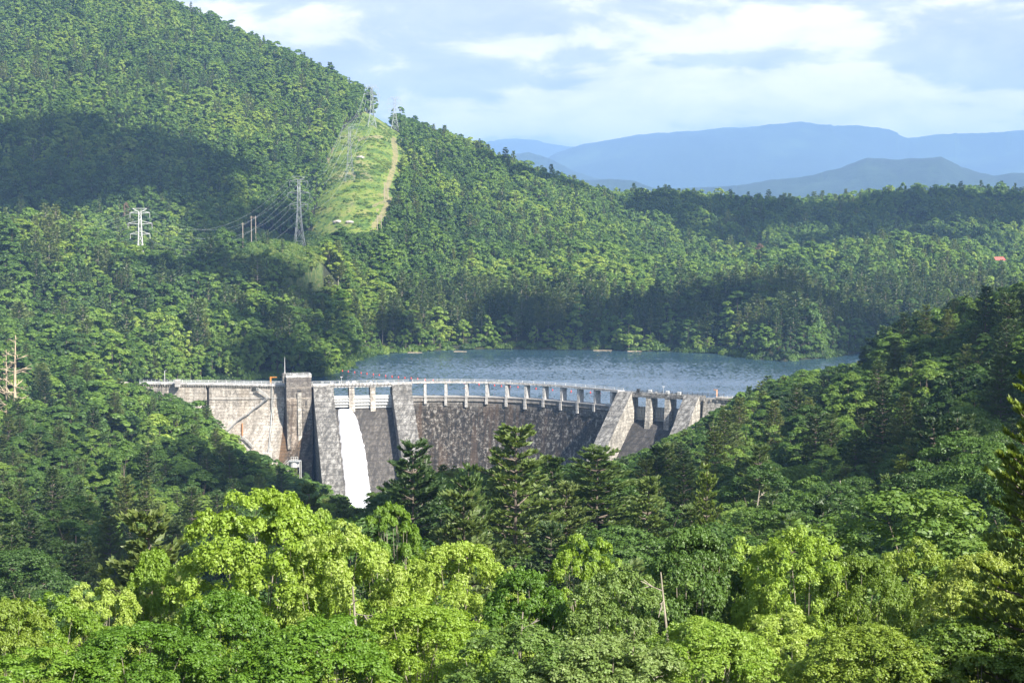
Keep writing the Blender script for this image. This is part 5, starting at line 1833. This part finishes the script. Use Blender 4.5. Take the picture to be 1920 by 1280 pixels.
# =====================================================================
# power line: pylons, poles, wires
# =====================================================================
def pylon_mesh(H, r=.17):
    mb = MB()
    lv = [(0, 4.6), (.16 * H, 3.3), (.34 * H, 2.1), (.52 * H, 1.45), (.64 * H, 1.2), (.76 * H, 1.05), (.88 * H, .9), (.96 * H, .8)]
    for (z0, w0), (z1, w1) in zip(lv, lv[1:]):
        c0 = [np.array([a * w0, b * w0, z0]) for a, b in ((-1, -1), (1, -1), (1, 1), (-1, 1))]
        c1 = [np.array([a * w1, b * w1, z1]) for a, b in ((-1, -1), (1, -1), (1, 1), (-1, 1))]
        for k in range(4):
            mb.tube([c0[k], c1[k]], r, 4, False)
            mb.tube([c0[k], c1[(k + 1) % 4]], r * .6, 3, False)
            mb.tube([c0[(k + 1) % 4], c1[k]], r * .6, 3, False)
            mb.tube([c1[k], c1[(k + 1) % 4]], r * .6, 3, False)
    body = (mb.v, mb.f)
    arms = []
    for fz, w in ((.93, 6.8), (.78, 8.3), (.63, 6.8)):
        am = MB()
        for sgn in (-1, 1):
            z = fz * H
            for y in (-.9, .9):
                am.tube([np.array([sgn * .9, y, z]), np.array([sgn * w, 0, z + .5])], r * .8, 4, False)
                am.tube([np.array([sgn * .9, y, z + 2.2]), np.array([sgn * w, 0, z + .5])], r * .7, 4, False)
            am.tube([np.array([sgn * w, 0, z + .5]), np.array([sgn * w, 0, z - 3.0])], .16, 4)
        arms.append((am.v, am.f))
    tm_ = MB()
    for sgn in (-1, 1):
        for y in (-.8, .8):
            tm_.tube([np.array([sgn * .8, y, .95 * H]), np.array([sgn * 5.0, 0, H])], r * .8, 4, False)
        tm_.tube([np.array([0, 0, H]), np.array([sgn * 5, 0, H])], r * .7, 4, False)
    return body, arms, (tm_.v, tm_.f)


def pylon(u, vtop, Y, rz, label, mat='galvanised', r=.15):
    P_ = at(u, vtop, Y)
    z = gz(P_[0], Y) - .3
    H = P_[2] - z
    e = empty('pylon', (P_[0], Y, z), rz, label=label, cat='pylon')
    body, arms, top = pylon_mesh(H, r)
    for nm, (v, f) in (('lattice_body', body), ('crossarm', arms[0]), ('crossarm', arms[1]), ('crossarm', arms[2]), ('earth_peak', top)):
        mb = MB(); mb.add(v, f); mb.build(nm, M[mat], e)
    pts = []
    c, s_ = math.cos(rz), math.sin(rz)
    for fz, w in ((.93, 6.8), (.78, 8.3), (.63, 6.8)):
        for sg in (-1, 1):
            pts.append(np.array([P_[0] + sg * w * c, Y + sg * w * s_, z + fz * H - 3.0]))
    for sg in (-1, 1):
        pts.append(np.array([P_[0] + sg * 5 * c, Y + sg * 5 * s_, z + H]))
    return pts


T1 = pylon(262, 391, 1150, R(8), 'silver lattice pylon rising from the wooded spur at the left', 'white_steel', .24)
T2 = pylon(560, 331, 1215, R(20), 'dark lattice pylon at the foot of the clearing', 'steel')
T3 = pylon(655, 234, 1480, R(15), 'lattice pylon standing in the middle of the clearing', 'steel', .11)
T4 = pylon(697, 160, 1690, R(10), 'lattice pylon on the ridge, left of two against the sky')
T5 = pylon(740, 182, 1790, R(10), 'faint lattice pylon beyond the ridge, right of two against the sky')
T0 = [np.array([-720.0, 1020 + 10 * (i % 2), 60.0 - 7 * (i // 2)]) for i in range(8)]
for A_, B_, sag, lab in ((T0, T1, 26, 'wires running left from the silver pylon'), (T1, T2, 26, 'wires sagging between the silver pylon and the dark pylon'),
                         (T2, T3, 14, 'wires climbing from the dark pylon to the clearing pylon'), (T3, T4, 10, 'wires climbing from the clearing pylon to the ridge')):
    e = empty('power_line', tuple(A_[0]), label=lab, cat='power line')
    for a, b in zip(A_, B_):
        mb = MB()
        mb.tube([a + (b - a) * t - np.array([0, 0, sag * 4 * t * (1 - t)]) - A_[0] for t in np.linspace(0, 1, 15)], .055, 3, False)
        mb.build('wire', M['wire'], e)


def wood_pole(u, vt_, Y, twin, label, vb_):
    P_ = at(u, vt_, Y)
    z = gz(P_[0], Y)
    h = max(P_[2] - z, 6)
    e = empty('utility_pole', (P_[0], Y, P_[2] - h - .2), label=label, cat='pole')
    xs = (-1.6, 1.6) if twin else (0,)
    for x in xs:
        mb = MB(); mb.tube([(x, 0, 0), (x, 0, h)], [.32, .22], 6); mb.build('pole', M['pole_wood'], e)
    mb = MB(); mb.wbox(-2.4, 2.4, -.16, .16, h - 1.3, h - 1.0) if twin else mb.wbox(-1.2, 1.2, -.12, .12, h - .9, h - .7)
    mb.build('crossarm', M['pole_wood'], e)


wood_pole(455, 417, 1130, False, 'single tall wooden pole in the brushy strip left of the dark pylon', 450)
wood_pole(475, 404, 1200, True, 'pair of wooden poles behind the single tall pole', 418)
wood_pole(724, 341, 1440, True, 'white twin pole frame near the right edge of the clearing', 358)
wood_pole(761, 254, 1700, False, 'wooden pole on the skyline at the top right of the clearing', 273)
wood_pole(753, 257, 1690, False, 'thin wooden pole left of the skyline pole', 268)
wood_pole(711, 402, 1330, True, 'twin pole frame at the bottom right of the clearing', 422)
wood_pole(633, 458, 1180, True, 'low twin pole frame at the foot of the big slope', 470)

# lamp pole, fence and pale rock at the left end of the dam road
P_ = at(309, 722, 812)
e = empty('lamp_post', (P_[0], 812, 7.0), label='slim white pole beside the fence at the left end of the dam road', cat='pole')
mb = MB(); mb.tube([(0, 0, 0), (0, 0, 7.5)], .17, 6); mb.build('pole', M['white_steel'], e)
mb = MB(); mb.tube([(0, 0, 7.5), (.9, 0, 7.9)], .1, 5); mb.build('arm', M['white_steel'], e)
a, b = at(262, 715, 812), at(328, 717, 812)
e = empty('fence', (a[0], a[1], 7.6), label='grey wire fence at the left end of the dam road', cat='fence')
Lf = b[0] - a[0]
for k in range(10):
    mb = MB(); x = Lf * k / 9; mb.wbox(x - .08, x + .08, -.08, .08, 0, 2.6); mb.build('post', M['galvanised'], e)
for z in (.7, 1.3, 1.9, 2.5):
    mb = MB(); mb.tube([(0, 0, z), (Lf, 0, z)], .05, 4); mb.build('rail', M['galvanised'], e)
mb = MB(); mb.wbox(Lf + .2, Lf + 2.6, -1.2, 1.2, -1, 2.6)
props(mb.build('gate_block', M['concrete_pale']), 'pale concrete block closing the left end of the dam railing', 'block')
bpy.data.objects['gate_block'].location = (a[0], a[1], 7.6)


def rock(name, c, sz, seed, label, mat='rock'):
    rg_ = np.random.default_rng(seed)
    import bmesh
    bm = bmesh.new()
    bmesh.ops.create_icosphere(bm, subdivisions=3, radius=1)
    for v in bm.verts:
        p = np.array(v.co)
        k = 1 + .35 * float(np_noise(np.array(p[0] * 1.7 + seed), np.array(p[1] * 1.7 + p[2] * 1.3), seed, 3))
        v.co = Vector(p * k * np.array(sz))
    me = bpy.data.meshes.new(name)
    bm.to_mesh(me); bm.free()
    me.materials.append(M[mat])
    o = link(bpy.data.objects.new(name, me))
    o.location = c
    return props(o, label, 'rock')


P_ = at(205, 722, 770); rock('rock', (P_[0], 770, P_[2]), (6, 4, 3.2), 5, 'pale bare rock face left of the dam road')
P_ = at(232, 726, 775); rock('rock', (P_[0], 775, P_[2]), (4, 4, 2.6), 6, 'smaller tan rock right of the pale rock face')
for q, (u, v, Y, sz, lab) in enumerate(((363, 872, 655, (2.6, 2, 1.8), 'grey boulder in the brush below the dam face'), (384, 878, 650, (1.8, 1.5, 1.3), 'smaller grey boulder right of the other'),
                                        (604, 292, 1570, (4, 3, 1.6), 'pale rock slab high on the left side of the clearing'), (676, 296, 1560, (4, 3, 2), 'pale boulder in the upper clearing'),
                                        (632, 380, 1380, (4, 3, 1.6), 'pale flat rock in the lower clearing'), (655, 386, 1370, (3.5, 3, 1.5), 'pale rock right of the flat one in the lower clearing'))):
    P_ = at(u, v, Y)
    rock('rock', (P_[0], Y, gz(P_[0], Y) + .4), sz, 20 + q, lab)
for q, (u, v, L_, lab) in enumerate(((778, 661.5, 10, 'pale log lying at the water edge, far left shore'), (863, 659.5, 9, 'pale log floating off the far shore'), (1130, 657.5, 13, 'long pale drift log on the far shore'), (1190, 659, 10, 'pale drift log on the far shore, rightmost of the logs'))):
    x, y = on_water(u, v)
    mb = MB(); mb.tube([(-L_ / 2, 0, 0), (0, .3, .1), (L_ / 2, 0, .05)], [.35, .3, .2], 6)
    o = mb.build('log', M['dead_wood']); o.location = (x, y, .12); props(o, lab, 'log')

# small red roofed house far right
P_ = at(1872, 484, 1560)
zz_ = P_[2]
hs = empty('house', (P_[0], 1560, zz_ - 6), .3, label='small house with a red roof among the trees at the far right', cat='house')
mb = MB(); mb.wbox(-5, 5, -3.5, 3.5, 0, 4.2); mb.build('wall', M['siding'], hs)
mb = MB()
mb.add([(-5.6, -4.3, 4.21), (5.6, -4.3, 4.21), (5.6, 4.3, 4.21), (-5.6, 4.3, 4.21), (-5.6, 0, 7.2), (5.6, 0, 7.2)], [(0, 1, 5, 4), (2, 3, 4, 5), (0, 4, 3), (1, 2, 5), (0, 3, 2, 1)])
mb.build('roof', M['roof_red'], hs)
for x in (-3, 0, 3):
    mb = MB(); mb.wbox(x - .5, x + .5, -3.56, -3.5 - .002, 1.4, 2.8); mb.build('window', M['dark_steel'], hs)

# =====================================================================
# unseen clouds set towards the sun, placed so their shade falls on chosen slopes
# =====================================================================
def cloud(targets, alt, seed, label):
    """puffs whose shade falls on the given patches of ground (x, y, radius)"""
    rg_ = np.random.default_rng(seed)
    import bmesh
    bm = bmesh.new()
    k = SUN_DIR / SUN_DIR.z
    for (x, y, zt, rx, ry) in targets:
        cx_, cy_ = x + k.x * (alt - zt), y + k.y * (alt - zt)
        n = max(6, int(rx * ry / 900))
        for i in range(n):
            a = rg_.uniform(0, 6.28); rr = math.sqrt(rg_.random()) * .9
            r_ = rg_.uniform(.22, .36) * min(rx, ry) + 12
            px_, py_ = cx_ + math.cos(a) * rr * (rx - r_ * .3), cy_ + math.sin(a) * rr * (ry - r_ * .3)
            res = bmesh.ops.create_icosphere(bm, subdivisions=3, radius=r_)
            for v in res['verts']:
                f = 1 + .22 * float(np_noise(np.array(v.co.x / r_ * 2 + i * 3.1), np.array(v.co.y / r_ * 2 + v.co.z / r_ * 1.7), seed, 3))
                v.co = Vector((v.co.x * f + px_, v.co.y * f + py_, v.co.z * f * .45 + alt + rg_.uniform(0, 1) * .02))
    me = bpy.data.meshes.new('cloud')
    bm.to_mesh(me); bm.free()
    me.materials.append(M['cloud'])
    me.polygons.foreach_set('use_smooth', np.ones(len(me.polygons), dtype=bool))
    return props(link(bpy.data.objects.new('cloud', me)), label, kind='structure')


M['cloud'] = flat_mat('cloud', (0.82, 0.82, 0.84), 1.0, var=.03, scale=.01)
cloud([(-330, 1420, 150, 130, 120), (-420, 1360, 120, 110, 90), (-230, 1300, 90, 80, 50), (-190, 1370, 110, 60, 70), (-440, 1500, 180, 80, 60)], 1450, 1, 'unseen high cloud placed to shade the left slope')
cloud([(180, 1800, 100, 110, 90), (330, 1840, 110, 120, 110), (480, 1860, 110, 120, 110), (620, 1880, 110, 110, 110), (20, 1770, 120, 90, 50), (250, 1700, 80, 110, 60), (430, 1720, 90, 110, 60)], 1500, 2, 'long unseen cloud placed to shade the right ridge')
cloud([(165, 500, 40, 60, 90), (200, 610, 50, 55, 70), (110, 390, 35, 55, 60), (50, 330, 30, 60, 60)], 1420, 3, 'unseen high cloud placed to shade the near right slope')
cloud([(20, 1165, 15, 90, 45), (110, 1165, 15, 90, 45), (200, 1150, 15, 90, 45), (260, 1130, 15, 50, 50)], 1440, 4, 'unseen high cloud placed to shade the far shore')
cloud([(-110, 930, 20, 60, 40), (-120, 1000, 40, 70, 40), (-90, 640, -20, 50, 50), (-70, 330, 10, 50, 60), (-30, 300, 30, 40, 60), (-110, 360, 10, 50, 60), (-190, 1085, 60, 80, 35), (-100, 1080, 50, 70, 35), (-90, 560, -20, 40, 60)], 1400, 5, 'small unseen clouds placed to shade the left bank and hollow')

# =====================================================================
# air: one closed box of pale haze round the whole scene
# =====================================================================
hz = bpy.data.materials.new('haze')
hz.use_nodes = True
hnt = hz.node_tree
hnt.nodes.clear()
pv = nd(hnt, 'ShaderNodeVolumePrincipled')
pv.inputs['Color'].default_value = (0.36, 0.60, 1.0, 1)
pv.inputs['Density'].default_value = HAZE_DENSITY
pv.inputs['Anisotropy'].default_value = 0.0
ho = nd(hnt, 'ShaderNodeOutputMaterial')
hnt.links.new(pv.outputs[0], ho.inputs['Volume'])
mb = MB(); mb.wbox(-21000, 21000, -21000, 21000, -160, 1180)
hzo = mb.build('haze', hz)
props(hzo, 'pale blue summer haze filling the valley air', kind='stuff')
